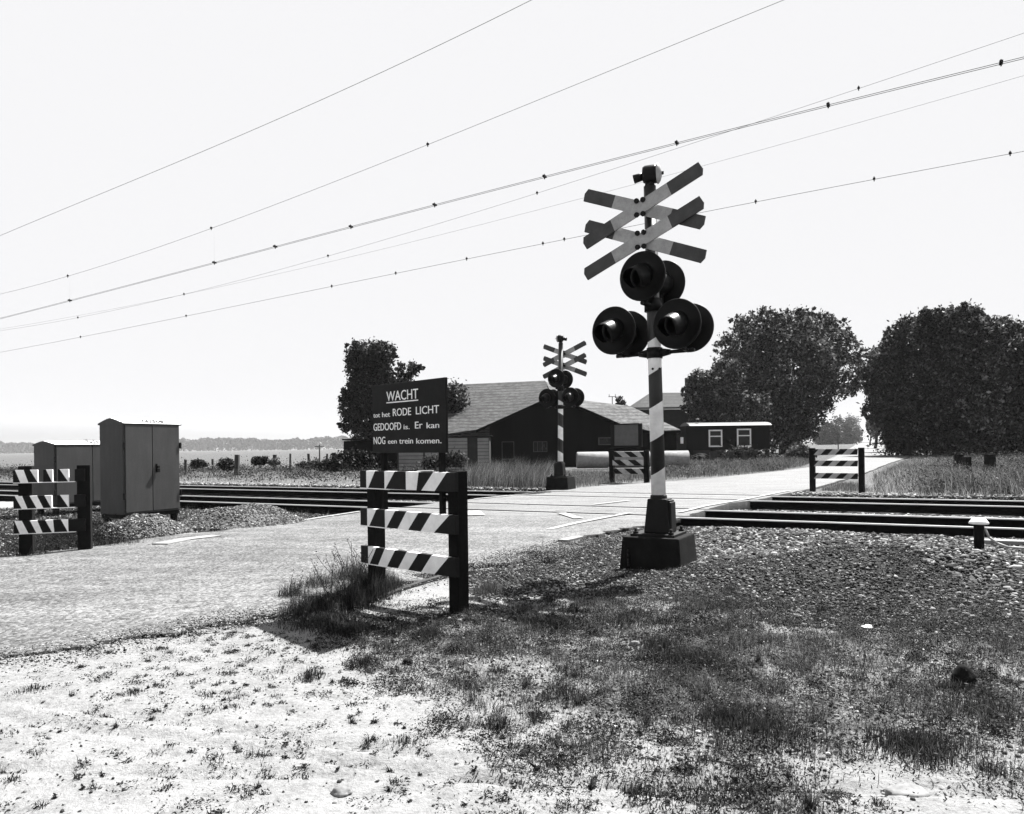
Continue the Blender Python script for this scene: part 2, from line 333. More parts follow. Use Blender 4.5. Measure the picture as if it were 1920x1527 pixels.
# ------------------------------------------------------------------ road with flangeway gaps
def road():
    gaps = [c+s*HG for c in (ON, OF) for s in (-1, 1)]; gw = .125
    cuts = []; lo = -30.
    for g in gaps: cuts.append((lo, g-gw)); lo = g+gw
    cuts.append((lo, 900.))
    mb_v = []; mb_f = []
    for a, b in cuts:
        os_ = [a]
        while os_[-1] < b-1e-6:
            st = .06 if 1 < os_[-1] < 12 else max(.1, abs(os_[-1]-12)*.02); os_.append(min(b, os_[-1]+st))
        os_ = np.array(os_); nn = 40; s = np.linspace(0, 1, nn); l = road_l(os_); r = road_r(os_)
        jag = .26*sm(12.2, 9, os_)+.05
        l = l+(fbm(os_*2.2, os_*0+5, 4)-.5)*jag*2; r = r+(fbm(os_*3.1, os_*0+9, 5)-.5)*jag*3
        T = l[:, None]+(r-l)[:, None]*s[None]; O = np.repeat(os_[:, None], nn, 1); X, Y = fr(T, O)
        Z = .004+.012*(fbm(X*.8, Y*.8, 2)-.5)*sm(11.5, 9, O)+.02*np.sin(np.pi*s)[None]*sm(11.5, 9, O)
        b0 = sum(len(q) for q in mb_v); V = np.stack([X, Y, Z], -1).reshape(-1, 3); h = len(os_)
        i = np.arange(h-1)[:, None]*nn+np.arange(nn-1)[None]; mb_v.append(V); mb_f.append(b0+np.stack([i, i+1, i+nn+1, i+nn], -1).reshape(-1, 4))
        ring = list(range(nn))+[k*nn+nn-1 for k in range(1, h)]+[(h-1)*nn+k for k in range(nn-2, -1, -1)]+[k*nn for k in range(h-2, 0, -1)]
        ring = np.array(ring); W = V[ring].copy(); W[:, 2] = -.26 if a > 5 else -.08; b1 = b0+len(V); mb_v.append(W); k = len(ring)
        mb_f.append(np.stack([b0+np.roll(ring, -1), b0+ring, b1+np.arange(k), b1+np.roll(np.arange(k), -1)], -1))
    m, n, p, _ = newmat('asphalt'); tc = nd(n, 'ShaderNodeNewGeometry'); co = tc.outputs['Position']
    s = nd(n, 'ShaderNodeSeparateXYZ'); n.links.new(co, s.inputs[0])
    o_ = math_(n, 'ADD', math_(n, 'MULTIPLY', s.outputs[0], NX), math_(n, 'MULTIPLY', s.outputs[1], NY))
    fine = noise(n, co, 55, 4, .85); mid_ = noise(n, co, 5, 6, .7); big = noise(n, co, .6, 4)
    vo = nd(n, 'ShaderNodeTexVoronoi'); vo.inputs['Scale'].default_value = 48; n.links.new(co, vo.inputs['Vector'])
    bwv = nd(n, 'ShaderNodeRGBToBW'); n.links.new(vo.outputs['Color'], bwv.inputs[0])
    f = math_(n, 'ADD', math_(n, 'MULTIPLY', fine, .38), math_(n, 'ADD', math_(n, 'MULTIPLY', mid_, .22), math_(n, 'ADD', math_(n, 'MULTIPLY', big, .15), math_(n, 'MULTIPLY', bwv.outputs[0], .25))))
    near = ramp(n, f, [(.40, .03), (.5, .09), (.60, .18)])
    far = ramp(n, f, [(.38, .07), (.5, .115), (.6, .15)])
    mpw = nd(n, 'ShaderNodeMapping'); mpw.inputs['Rotation'].default_value = (0, 0, -.72); mpw.inputs['Scale'].default_value = (.35, 1.6, 1); n.links.new(co, mpw.inputs[0]); wear = noise(n, mpw.outputs[0], 1.3, 5, .6)
    near = math_(n, 'MULTIPLY', near, ramp(n, wear, [(.35, .72), (.62, 1.12)])); far = math_(n, 'MULTIPLY', far, ramp(n, wear, [(.35, .82), (.62, 1.1)]))
    crk = nd(n, 'ShaderNodeTexVoronoi'); crk.feature = 'DISTANCE_TO_EDGE'; crk.inputs['Scale'].default_value = .75; wv_ = nd(n, 'ShaderNodeVectorMath', operation='ADD'); nz = nd(n, 'ShaderNodeTexNoise'); nz.inputs['Scale'].default_value = 2.2; n.links.new(co, nz.inputs['Vector']); n.links.new(co, wv_.inputs[0]); n.links.new(nz.outputs['Color'], wv_.inputs[1]); n.links.new(wv_.outputs[0], crk.inputs['Vector'])
    ck = ramp(n, crk.outputs['Distance'], [(.004, .45), (.016, 1.0)]); ckm = mixv(n, ramp(n, big, [(.46, 0.0), (.58, 1.0)]), 1.0, ck); near = math_(n, 'MULTIPLY', near, ckm); far = math_(n, 'MULTIPLY', far, ckm)
    mr = nd(n, 'ShaderNodeMapRange'); mr.inputs[1].default_value = ON-1.7; mr.inputs[2].default_value = ON-1.1; n.links.new(math_(n, 'ADD', o_, math_(n, 'MULTIPLY', mid_, .3)), mr.inputs[0])
    sn = nd(n, 'ShaderNodeSeparateXYZ'); n.links.new(tc.outputs['True Normal'], sn.inputs[0]); n.links.new(mixv(n, math_(n, 'GREATER_THAN', sn.outputs[2], .5), .006, mixv(n, mr.outputs[0], near, far)), p.inputs['Base Color']); p.inputs['Roughness'].default_value = .75; p.inputs['Specular IOR Level'].default_value = .25  # upright slab faces darkened in the colour, so sunlit sides stay black
    bump(n, p, math_(n, 'ADD', fine, math_(n, 'MULTIPLY', vo.outputs['Distance'], -.8)), .7, .008)
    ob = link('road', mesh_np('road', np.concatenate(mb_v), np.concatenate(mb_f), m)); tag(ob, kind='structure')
road()

# painted lines, kerb stones and a dark strip on the road
def strip(name, pts, wdt, mat, z=.03, th=0, rag=.0):
    P = [G(u, v) for u, v in pts]; mb = MB(); L = []
    for i, p in enumerate(P):
        a = P[max(i-1, 0)]; b = P[min(i+1, len(P)-1)]; d = (b-a); d.z = 0; d.normalize(); nrm = Vector((-d.y, d.x, 0))*wdt/2
        L.append((p-nrm+Vector((0, 0, z)), p+nrm+Vector((0, 0, z))))
    for i in range(len(L)-1):
        if not th: mb.add([L[i][0], L[i+1][0], L[i+1][1], L[i][1]], [(0, 1, 2, 3)], mat)
        if th: mb.prism([L[i][0], L[i+1][0], L[i+1][1], L[i][1]], (0, 0, -th), mat)
    return mb
mp = simple('road_paint', .16, .26, .7, 14, .3)
mk = MB()
for pts, wd in [([(1028, 995), (1075, 984), (1120, 975), (1180, 963.5)], .11), ([(560, 979), (610, 970.5), (676, 960.5)], .10),
                ([(1275, 962), (1320, 951), (1400, 937), (1480, 921)], .10), ([(1052, 963.5), (1085, 974)], .16), ([(885, 960), (893, 968)], .3),
                ([(1110, 948), (1180, 940)], .10), ([(890, 937), (960, 930)], .10)]:
    q = strip('x', pts, wd, mp, .019); b0 = len(mk.v); mk.add(q.v, q.f, mp)
tag(mk.build('road_marking'), kind='structure')
for pts, wd, lab in [([(300, 1024), (345, 1015), (405, 1008)], .22, 'pale concrete kerb stone lying at the left road edge by the gravel heap'),
                     ([(1055, 1017), (1085, 1010)], .14, 'short pale concrete kerb piece beside the road near the signal base'),
                     ([(690, 1128), (740, 1110), (785, 1094), (835, 1079)], .05, 'thin dark curved strip behind the near striped barrier')]:
    q = strip('x', pts, wd, M['post_wood'] if 'curved' in lab else M['concrete'], .012 if 'curved' in lab else .03, .08); tag(q.build('kerb_and_strip'), lab, 'kerb stone')  # the curved one is only a thin dark strip, nearly flush

# ------------------------------------------------------------------ railway tracks
def track(oc, lab):
    loc = Vector((*fr(0, oc), 0)); t = thing('railway_track', lab, 'railway track', loc, TAN)
    for s in (-1, 1):
        y = s*HG; mb = MB(); x0, x1 = -90, 60
        prof = [(-.065, -.165), (.065, -.165), (.065, -.155), (.012, -.13), (.012, -.045), (.037, -.038), (.037, -.020), (.027, -.002), (-.027, -.002), (-.037, -.020), (-.037, -.038), (-.012, -.04), (-.012, -.13), (-.065, -.155)]
        k = len(prof); vs = [(x, y+a, b) for x in (x0, x1) for a, b in prof]
        for i in range(k):
            j = (i+1) % k; mb.add([vs[i], vs[k+i], vs[k+j], vs[j]], [(0, 1, 2, 3)], M['steel'] if 6 <= i <= 8 else M['rust'])
        mb.build('rail', t)
    sm_ = MB().box((0, 0, -.225), (.24, 2.5, .12), M['sleeper']).mesh('sleeper')
    xs = [-(i+.5)*.62 for i in range(46)]+[(i+.5)*.62 for i in range(40)]
    for x in xs:
        xx, yy = fr(x, oc)
        if road_in(np.array([xx]), np.array([yy]))[0] > -.1: continue
        o = link('sleeper', sm_, t, (x, 0, random.uniform(-.006, .006))); o.rotation_euler.z = random.uniform(-.01, .01)
track(ON, 'nearer railway track with a bright top rail crossing the road in front')
track(OF, 'farther railway track behind the nearer one, beside the tall grass')

# ------------------------------------------------------------------ overhead wires
def on_plane(u, v, o):
    d = ray(u, v); k = o/(d[0]*NX+d[1]*NY); return Vector((d[0]*k, d[1]*k, HC+d[2]*k))
WL = {1: [(15, 436), (210, 355), (530, 220), (960, 17), (990, 5)], 2: [(15, 548), (127, 519), (396, 428), (802, 272), (960, 208), (1470, 0)],
      3: [(15, 594), (131, 564), (402, 494), (516, 464), (658, 426), (815, 384), (1021, 332), (1269, 270), (1553, 200), (1877, 118)],
      4: [(15, 618), (146, 597), (345, 552), (615, 480), (1007, 363), (1320, 260), (1610, 171), (1905, 65)],
      5: [(15, 615), (400, 540), (960, 409), (1090, 375), (1320, 305), (1905, 148)],
      6: [(15, 658), (151, 633), (349, 593), (622, 537), (742, 513), (875, 486), (1018, 457), (1320, 398), (1417, 380), (1639, 337), (1894, 288)]}
def fit(pts, o):
    P = [on_plane(u, v, o) for u, v in pts]; T = np.array([to(p.x, p.y)[0] for p in P]); Z = np.array([p.z for p in P])
    c = np.polyfit(T, Z, 3 if len(T) > 4 else 2); return T, c
def wire(k, o, r, lab, clips=(), double=0):
    T, c = fit(WL[k], o); t = thing('overhead_wire', lab, 'overhead wire', (0, 0, 0), 0, 'wires strung above the tracks')
    ends = np.linspace(T[0]-1.5, T[-1]+1.5, 40)
    s0 = np.polyval(np.polyder(c), T[0]); s1 = np.polyval(np.polyder(c), T[-1])
    Z = np.where(ends < T[0], np.polyval(c, T[0])+s0*(ends-T[0]), np.where(ends > T[-1], np.polyval(c, T[-1])+s1*(ends-T[-1]), np.polyval(c, ends)))
    ends = np.concatenate([[ends[0]-20], ends, [ends[-1]+20]]); Z = np.concatenate([[Z[0]-s0*20], Z, [Z[-1]+s1*20]])
    for q in ([-double, double] if double else [0]):
        mb = MB(); pp = [Vector((*fr(a, o+q), z)) for a, z in zip(ends, Z)]
        for a, b in zip(pp[:-1], pp[1:]): mb.cyl(a, b, r, r, M['wire'], 5, False)
        mb.build('cable', t)
    for u in clips:
        v = np.interp(u, [p[0] for p in WL[k]], [p[1] for p in WL[k]]); p = on_plane(u, v, o)
        p.z = float(np.polyval(c, to(p.x, p.y)[0]))
        MB().box(p+Vector((0, 0, .012)), (.045, .035+double*2, .035), M['gloss_black'], TAN).cyl(p+Vector((0, 0, -.04)), p+Vector((0, 0, .055)), .010, .012, M['gloss_black'], 6).build('clamp', t)
    return c
wire(1, ON-1.6, .0045, 'topmost thin wire rising steeply to the upper edge, left of centre')
c2 = wire(2, ON, .004, 'second wire from the top with a few small clamps on the left', (127, 396, 802))
c3 = wire(3, ON, .0045, 'double contact wire with many dark clamps running above the crossing signal', (131, 402, 516, 658, 815, 1021, 1269, 1553, 1877), .03)
c4 = wire(4, OF, .0035, 'thin wire crossing the double contact wire near its right end', (146, 345, 615, 1007, 1610))
wire(5, OF+1.6, .003, 'very faint wire without clamps passing behind the upper crossbuck')
c6 = wire(6, OF, .005, 'lowest wire with evenly spaced clamps running behind the lower crossbuck', (151, 349, 622, 742, 875, 1018, 1058, 1417, 1639, 1894))
def dropper(o, ca, cb, u, v, lab):
    p = on_plane(u, v, o); t = to(p.x, p.y)[0]; za, zb = float(np.polyval(ca, t)), float(np.polyval(cb, t)); x, y = fr(t, o)
    tag(MB().cyl((x, y, min(za, zb)), (x, y, max(za, zb)), .0009, .0009, M['wire'], 5).build('dropper_wire'), lab, 'dropper wire', 'thin droppers between the wires')
for u, v, lab in ((131, 564, 'leftmost thin dropper hanging from the second wire'), (402, 494, 'thin dropper between second wire and double contact wire, left')):
    dropper(ON, c2, c3, u, v, lab)
# ------------------------------------------------------------------ level crossing signal
def stripe_pole_mat():
    m, n, p, _ = newmat('striped_pole'); tc = nd(n, 'ShaderNodeTexCoord'); s = nd(n, 'ShaderNodeSeparateXYZ'); n.links.new(tc.outputs['Object'], s.inputs[0])
    h = math_(n, 'SUBTRACT', s.outputs[2], math_(n, 'MULTIPLY', s.outputs[0], .62))
    ph = math_(n, 'FRACT', math_(n, 'DIVIDE', math_(n, 'SUBTRACT', h, .618), .638))
    w1 = math_(n, 'LESS_THAN', ph, .5); w1 = math_(n, 'MULTIPLY', w1, math_(n, 'LESS_THAN', h, 2.21)); w0 = math_(n, 'LESS_THAN', h, .0)
    ns = noise(n, tc.outputs['Object'], 9, 6)
    wv = ramp(n, ns, [(.35, .78), (.6, .95)]); dv = ramp(n, ns, [(.35, .012), (.65, .025)])
    n.links.new(mixv(n, w1, dv, wv), p.inputs['Base Color']); p.inputs['Roughness'].default_value = .45; return m
M['pole'] = stripe_pole_mat()
def make_signal(lab, grp):
    t = thing('crossing_signal', lab, 'crossing signal', (0, 0, 0), 0, grp)
    yb = math.radians(-35)                                       # direction of the sign boards
    bx = Vector((math.cos(yb), math.sin(yb), 0)); nf = Vector((math.sin(yb), -math.cos(yb), 0))   # nf: towards the viewer side
    lean = Vector((-.016, 0, 1)).normalized()
    def ax(z): return Vector((-.016*z+.016*.9, 0, z))
    # plinth
    mb = MB(); R = Matrix.Rotation(math.radians(-28), 3, 'Z')
    mb.box((0, 0, .14), (.60, .60, .38), M['dark_concrete'], R=R, taper=.90)
    mb.build('plinth', t, bevel=.012)
    mb = MB(); mb.box((0, 0, .342), (.42, .42, .024), M['cast_iron'], R=R)
    for a in (-1, 1):
        for b in (-1, 1):
            c = R@Vector((a*.17, b*.17, .355)); mb.cyl(c, c+Vector((0, 0, .05)), .014, .014, M['cast_iron'], 8).cyl(c, c+Vector((0, 0, .02)), .026, .026, M['cast_iron'], 6)
    mb.build('flange', t)
    mb = MB(); mb.box((.012, 0, .515), (.245, .235, .32), M['cast_iron'], R=R, taper=.76); mb.box((.06, -.02, .50), (.17, .17, .29), M['cast_iron'], R=R, taper=.92)
    mb.box((.06, -.02, .653), (.14, .14, .02), M['cast_iron'], R=R)
    mb.cyl(ax(.60), ax(.71), .085, .078, M['cast_iron'], 20); mb.build('pedestal', t, bevel=.012)
    mb = MB(); mb.cyl(ax(.66), ax(3.64), .068, .058, M['pole'], 24); mb.build('pole', t)
    mb = MB(); mb.cyl(ax(3.64), ax(3.68), .05, .04, M['gloss_black'], 16); mb.build('pole_cap', t)
    # bell
    c = ax(3.72)+Vector((0, 0, .035)); d = Vector((.93, -.30, .0)).normalized()
    mb = MB(); mb.lathe(c-d*.06, d, [(0, .0), (0, .072), (.02, .084), (.115, .088), (.13, .085), (.13, 0)], M['gloss_black'])
    mb.build('bell_housing', t)
    mb = MB(); mb.lathe(c+d*.072, d, [(0, .0), (0, .096), (.012, .094), (.03, .07), (.042, .035), (.046, 0)], M['old_white']); mb.box(c+d*.12, (.025, .025, .025), M['gloss_black']); mb.build('gong', t)
    mb = MB(); mb.cyl(c-d*.05+Vector((0, 0, -.01)), c-d*.15+Vector((0, 0, -.03)), .036, .042, M['gloss_black'], 14); mb.build('bell_horn', t)
    # crossbucks
    L, W = 1.30, .122
    for zc in (3.385, 3.085):
        c0 = ax(zc)+nf*.20
        for k, ang in enumerate((22, -22)):
            a = math.radians(ang); ux = bx*math.cos(a)+Vector((0, 0, math.sin(a))); uy = -bx*math.sin(a)+Vector((0, 0, math.cos(a)))
            cc = c0+nf*(.0 if k else .03)
            mb = MB()
            def piece(x0, x1, mat, pt=0):
                P = [(x0, -W/2), (x1, -W/2), (x1, W/2), (x0, W/2)]
                if pt: s_ = 1 if x1 > 0 else -1; e = x1 if s_ > 0 else x0
                if pt and s_ > 0: P = [(x0, -W/2), (x1-.025, -W/2), (x1, -.01), (x1-.012, W/2), (x0, W/2)]
                if pt and s_ < 0: P = [(x0+.012, -W/2), (x1, -W/2), (x1, W/2), (x0+.025, W/2), (x0, .01)]
                mb.prism([cc+ux*x+uy*y for x, y in P], nf*-.018, mat)
            piece(-.31, .31, M['old_white']); piece(-L/2, -.31, M['dark_red'], 1); piece(.31, L/2, M['dark_red'], 1)
            mb.build('crossbuck_board', t)
        mb = MB()
        for sx in (-.032, .032):
            for sz in (-.065, .065):
                q = c0+nf*.03+bx*sx+Vector((0, 0, sz)); mb.cyl(q, q+nf*.016, .026, .023, M['gloss_black'], 10)
        mb.box(c0+nf*-.10, (.08, .20, .05), M['gloss_black'], yb); mb.box(c0+nf*-.10+Vector((0, 0, .06)), (.03, .2, .03), M['gloss_black'], yb); mb.build('crossbuck_bracket', t)
    # lamps
    def lamp(c, d, r=.225):
        mb = MB(); mb.lathe(c-d*.012, d, [(0, 0), (0, r), (.004, r+.006), (.016, r+.006), (.02, r-.004), (.012, r-.012), (.012, .11), (.018, 0)], M['gloss_black'], 40); o = mb.build('target_board', t)
        mb = MB(); mb.lathe(c-d*.19, d, [(0, 0), (0, .07), (.02, .095), (.14, .115), (.18, .115)], M['gloss_black']); mb.build('lamp_housing', o)
        mb = MB(); mb.lathe(c+d*.022, d, [(-.008, .095), (0, .09), (.018, .05), (.024, 0)], M['lens']); mb.build('lens', o)
        mb = MB(); side = Vector((-d.y, d.x, 0)); n_ = 18; up = Vector((0, 0, 1)); vs = []
        for j in range(5):
            f = j/4; rr = .118-.034*f
            for i in range(n_+1):
                th = math.radians(-60+300*i/n_); ln = .24*(1-.55*max(0, -math.sin(th)+.1)) if math.sin(th) < .1 else .24
                vs.append(c+d*(.02+ln*f)+side*(rr*math.cos(th))+up*(rr*math.sin(th)-.055*f))
        fs = [(j*(n_+1)+i, j*(n_+1)+i+1, (j+1)*(n_+1)+i+1, (j+1)*(n_+1)+i) for j in range(4) for i in range(n_)]
        mb.add(vs, fs, M['gloss_black'], True); h = mb.build('hood', o); sd = h.modifiers.new('thick', 'SOLIDIFY'); sd.thickness = .004
        return o
    zl = 2.285
    lamp(ax(2.75)+nf*.22, nf); lamp(ax(2.75)-nf*.24, -nf)
    for s in (-1, 1):
        k = .345 if s < 0 else .30
        lamp(ax(zl)+bx*(s*k)+nf*.16, nf, .225); lamp(ax(zl)+bx*(s*k)-nf*.16, -nf, .225)
    mb = MB(); z = 2.055
    for s in (-1, 1):
        mb.cyl(ax(z)+bx*(s*.05), ax(z)+bx*(s*.40), .018, .018, M['gloss_black'], 10)
        mb.cyl(ax(z)+bx*(s*.06), ax(z)+bx*(s*.16), .045, .025, M['gloss_black'], 12)
        for q in (-1, 1): mb.cyl(ax(z)+bx*(s*.33), ax(z)+bx*(s*.33)+nf*(q*.14)+Vector((0, 0, .02)), .02, .02, M['gloss_black'], 8)
    mb.lathe(ax(z-.05), (0, 0, 1), [(0, .062), (0, .075), (.10, .075), (.10, .062)], M['gloss_black'], 20)
    for sx in (-.035, .03): q = ax(1.90)+Vector((sx, -.062, 0)); mb.cyl(q, q+Vector((0, -.012, 0)), .011, .011, M['gloss_black'], 8)
    mb.build('cross_arm', t)
    mb = MB(); z = 2.50; mb.lathe(ax(z-.05), (0, 0, 1), [(0, .062), (0, .085), (.12, .085), (.12, .062)], M['gloss_black'], 20)
    mb.cyl(ax(z)-nf*.24, ax(z)+nf*.24, .022, .022, M['gloss_black'], 8)
    for q in (-1, 1): mb.cyl(ax(z)+nf*q*.2, ax(z+.2)+nf*q*.16, .024, .03, M['gloss_black'], 8)
    mb.build('lamp_bracket', t)
    mb = MB(); pr = None
    for k in range(9):
        f = k/8; p = Vector((-.30-.02*math.sin(f*3), -.12-.1*f, .30-.34*f)); 
        if pr is not None: mb.cyl(pr, p, .012, .012, M['gloss_black'], 6)
        pr = p
    mb.build('cable_pipe', t)
    return t
sig = make_signal('tall near crossing signal with dark lamp discs, two crossbucks and striped pole', 'level crossing signals')
p = G(1236, 1062); sig.location = (p.x, p.y, -.03)
s2 = copy_tree(sig); p = G(1051, 917); s2.location = (p.x, 20.5, -.02); s2.rotation_euler.z = math.radians(184); s2.scale = (1.07, 1.07, 1.07)
s2['label'] = 'small distant crossing signal seen from behind, in front of the black barn'

# ------------------------------------------------------------------ striped barriers
def barrier(lab, PL, PR, hgt, boards, bw_=.148, postw=.10, thick=.035, frontoff=.075, posth=None, cols=('board_white', 'dark_paint'), postd=.10, over=(.09, .065), edge=0):
    PL, PR = Vector(PL), Vector(PR); d = (PR-PL); Lp = d.length; ang = math.atan2(d.y, d.x)
    t = thing('striped_barrier', lab, 'barrier', PL, ang, 'black and white barriers by the crossing')
    for x in (0, Lp):
        MB().box((x, 0, hgt/2-.1), (postw, postd, hgt+.2), M['dark_wood']).build('post', t, bevel=.004)
    y0 = -postd/2; x0, x1 = -over[0], Lp+over[1]; L = x1-x0
    for zc, pieces in boards:
        mb = MB(); P = lambda q, h: Vector((x0+q*L, y0, zc+(h-.5)*bw_))
        for kind, (a, b, c, e) in pieces:      # top-left, top-right, bottom-right, bottom-left as fractions
            mb.prism([P(e, .05), P(c, .05), P(b, .95), P(a, .95)], (0, -thick, 0), M[cols[0]] if kind == 'w' else M[cols[1]])
        if edge: mb.box(Vector((x0+L*edge/2, y0-thick/2, zc-.475*bw_)), (L*edge, thick+.004, .05*bw_), M[cols[0]])
        mb.build('striped_board', t)
    return t
def persp(Yl, Yr):
    return lambda q: q*Yr/((1-q)*Yl+q*Yr)
Yl, Yr = 6.10, 5.42
pf = persp(Yl, Yr)
def nb(xs): return tuple(min(1, max(0, pf((x-165)/840))) for x in xs)
def fill(kinds): return kinds
near_top = [('d', nb((165, 235, 235, 165))), ('w', nb((235, 330, 255, 235))), ('d', nb((330, 425, 425, 255))), ('w', nb((425, 525, 435, 425))), ('d', nb((525, 625, 625, 435))),
            ('w', nb((625, 735, 715, 625))), ('d', nb((735, 850, 755, 715))), ('w', nb((850, 950, 860, 755))), ('d', nb((950, 1005, 1005, 860)))]
near_mid = [('d', nb((165, 240, 240, 165))), ('w', nb((240, 340, 262, 240))), ('d', nb((340, 425, 425, 262))), ('w', nb((425, 525, 440, 425))), ('d', nb((525, 625, 545, 440))),
            ('w', nb((625, 730, 640, 545))), ('d', nb((730, 830, 745, 640))), ('w', nb((830, 965, 850, 745))), ('d', nb((965, 1005, 1005, 850)))]
near_bot = [('d', nb((165, 245, 245, 165))), ('w', nb((245, 335, 262, 245))), ('d', nb((335, 420, 350, 262))), ('w', nb((420, 520, 440, 350))), ('d', nb((520, 625, 545, 440))),
            ('w', nb((625, 725, 635, 545))), ('d', nb((725, 830, 745, 635))), ('w', nb((830, 955, 850, 745))), ('d', nb((955, 1005, 1005, 850)))]
pr_ = G(861, 1148); pl_ = PD(704, 870, 6.10); pl_.z = 0
hN = .99
barrier('near striped barrier carrying the black warning sign, weeds round its left post', (pl_.x, pl_.y, 0), (pr_.x, pr_.y, 0), hN, [(.915, near_top), (.62, near_mid), (.325, near_bot)], edge=.34)
# left barrier
def lb(xs): return tuple(max(0, (x-112)/638) for x in xs)
l_top = [('d', lb((80, 130, 175, 80))), ('w', lb((130, 205, 245, 175))), ('d', lb((205, 260, 328, 245))), ('w', lb((260, 328, 330, 326))), ('d', lb((378, 402, 450, 378))), ('w', lb((402, 460, 462, 455))), ('d', lb((508, 525, 592, 508))), ('w', lb((525, 605, 607, 600))), ('d', lb((660, 750, 750, 660)))]
l_mid = [('d', lb((80, 125, 185, 80))), ('w', lb((125, 190, 235, 185))), ('d', lb((190, 255, 315, 235))), ('w', lb((255, 320, 375, 315))), ('d', lb((320, 385, 445, 375))), ('w', lb((385, 450, 452, 445))), ('d', lb((500, 525, 600, 500))), ('w', lb((525, 600, 602, 598))), ('d', lb((652, 750, 750, 652)))]
l_bot = [('d', lb((80, 120, 165, 80))), ('w', lb((120, 185, 240, 165))), ('d', lb((185, 255, 310, 240))), ('w', lb((255, 320, 365, 310))), ('d', lb((320, 390, 450, 365))), ('w', lb((390, 460, 470, 450))), ('d', lb((460, 530, 590, 470))), ('w', lb((530, 595, 597, 590))), ('d', lb((595, 750, 750, 597)))]
a = G(51, 1036); b = Vector((PD(158, 880, 9.15).x, 9.15, 0))
barrier('striped barrier at the left edge in front of the relay cabinets', (a.x, a.y, 0), (b.x, b.y, 0), 1.0, [(.885, l_top), (.585, l_mid), (.30, l_bot)], bw_=.16, postw=.14, postd=.11, over=(.11, .02), edge=.86)
def diag(n, sl, q0=0.0, lean=1):
    r = []; st = 1.0/n
    for i in range(-1, n+1):
        for j, k in enumerate('wd'):
            x = q0+(i+j*.5)*st; q = (x, x+.5*st, x+.5*st-sl*lean, x-sl*lean)
            if q[0] > 1 or q[1] < 0: continue
            q = tuple(min(1, max(0, z)) for z in q)
            if max(q)-min(q) > .01: r.append((k, q))
    return r
a = Vector((PD(1523, 850, 18.6).x, 18.6, 0)); b = Vector((PD(1615, 850, 17.9).x, 17.9, 0))
barrier('striped barrier on the right beside the road beyond the tracks', a, b, 1.02, [(.925, diag(3, .13, .12)), (.655, diag(3, .13, .12)), (.36, diag(3, .13, .12))], bw_=.15, postw=.115, frontoff=-.1, postd=.11, cols=('old_white', 'dark_paint'), over=(-.06, -.06))
a = Vector((PD(1147, 850, 24.3).x, 24.3, 0)); b = Vector((PD(1212, 850, 23.6).x, 23.6, 0))
mbr = barrier('striped barrier beyond the tracks between the two crossing signals', a, b, .98, [(.86, diag(2, -.22, .12)), (.60, diag(2, -.22, .25)), (.34, diag(2, -.22, .12))], bw_=.19, postw=.15, cols=('old_white', 'dark_paint'), over=(-.07, -.07))
# grey back of the twin warning board behind it
t = thing('warning_board', 'warning board seen from its plain grey back, above a barrier beyond the tracks', 'sign', (a.x, a.y+.12, .95), math.atan2(b.y-a.y, b.x-a.x))
MB().box((.54, 0, .51), (.90, .012, .66), M['plate_grey']).build('panel', t)
mb = MB()
for x in (.06, 1.02): mb.box((x, 0, .5), (.12, .05, .72), M['dark_paint'])
for z in (.16, .85): mb.box((.54, .0, z), (.88, .05, .04), M['dark_paint'])
mb.build('frame', t)

# ------------------------------------------------------------------ warning sign
def text_mesh(s, size, mat, name='lettering', xs=1.0, bold=0):
    cu = bpy.data.curves.new(name, 'FONT'); cu.body = s; cu.size = size; cu.extrude = .0012; cu.offset = bold; cu.resolution_u = 3
    o = bpy.data.objects.new('tmp', cu); COL.objects.link(o); dg = bpy.context.evaluated_depsgraph_get(); me = bpy.data.meshes.new_from_object(o.evaluated_get(dg)); 
    bpy.data.objects.remove(o); me.name = name; me.materials.clear(); me.materials.append(mat)
    xsv = [v.co.x for v in me.vertices]; return me, min(xsv), max(xsv)
sR = PD(839, 849, 5.38); sL = PD(701, 846, 6.06)
dv = Vector((sR.x-sL.x, sR.y-sL.y, 0)); sW = dv.length; sA = math.atan2(dv.y, dv.x)
sgn = thing('warning_sign', 'black warning sign with white Dutch lettering above the near barrier', 'sign', (sL.x, sL.y, min(sL.z, sR.z)), sA)
sH = .525
MB().box((sW/2, 0, sH/2), (sW, .02, sH), M['dark_paint']).build('panel', sgn, bevel=.003)
zb = sgn.location.z
for x in (.10, sW-.10): MB().box((x, .03, (.6-zb+sH)/2-.02), (.035, .035, sH-(.6-zb)-.02), M['dark_wood']).build('post', sgn)
psf = persp(6.06, 5.38)
def line(words):    # (text, u0, u1, baseline fraction from bottom, cap height)
    for s, u0, u1, zz, h, bd in words:
        me, a0, a1 = text_mesh(s, h/.69, M['sign_white'], bold=bd); x0 = psf((u0-701)/138.)*sW; x1 = psf((u1-701)/138.)*sW
        o = link('lettering', me, sgn, (x0-a0*(x1-x0)/(a1-a0), -.0115, zz)); o.scale = ((x1-x0)/(a1-a0), 1, 1); o.rotation_euler = (math.pi/2, 0, 0)
K = sH/143.
def zz(v): return (848-v)*K
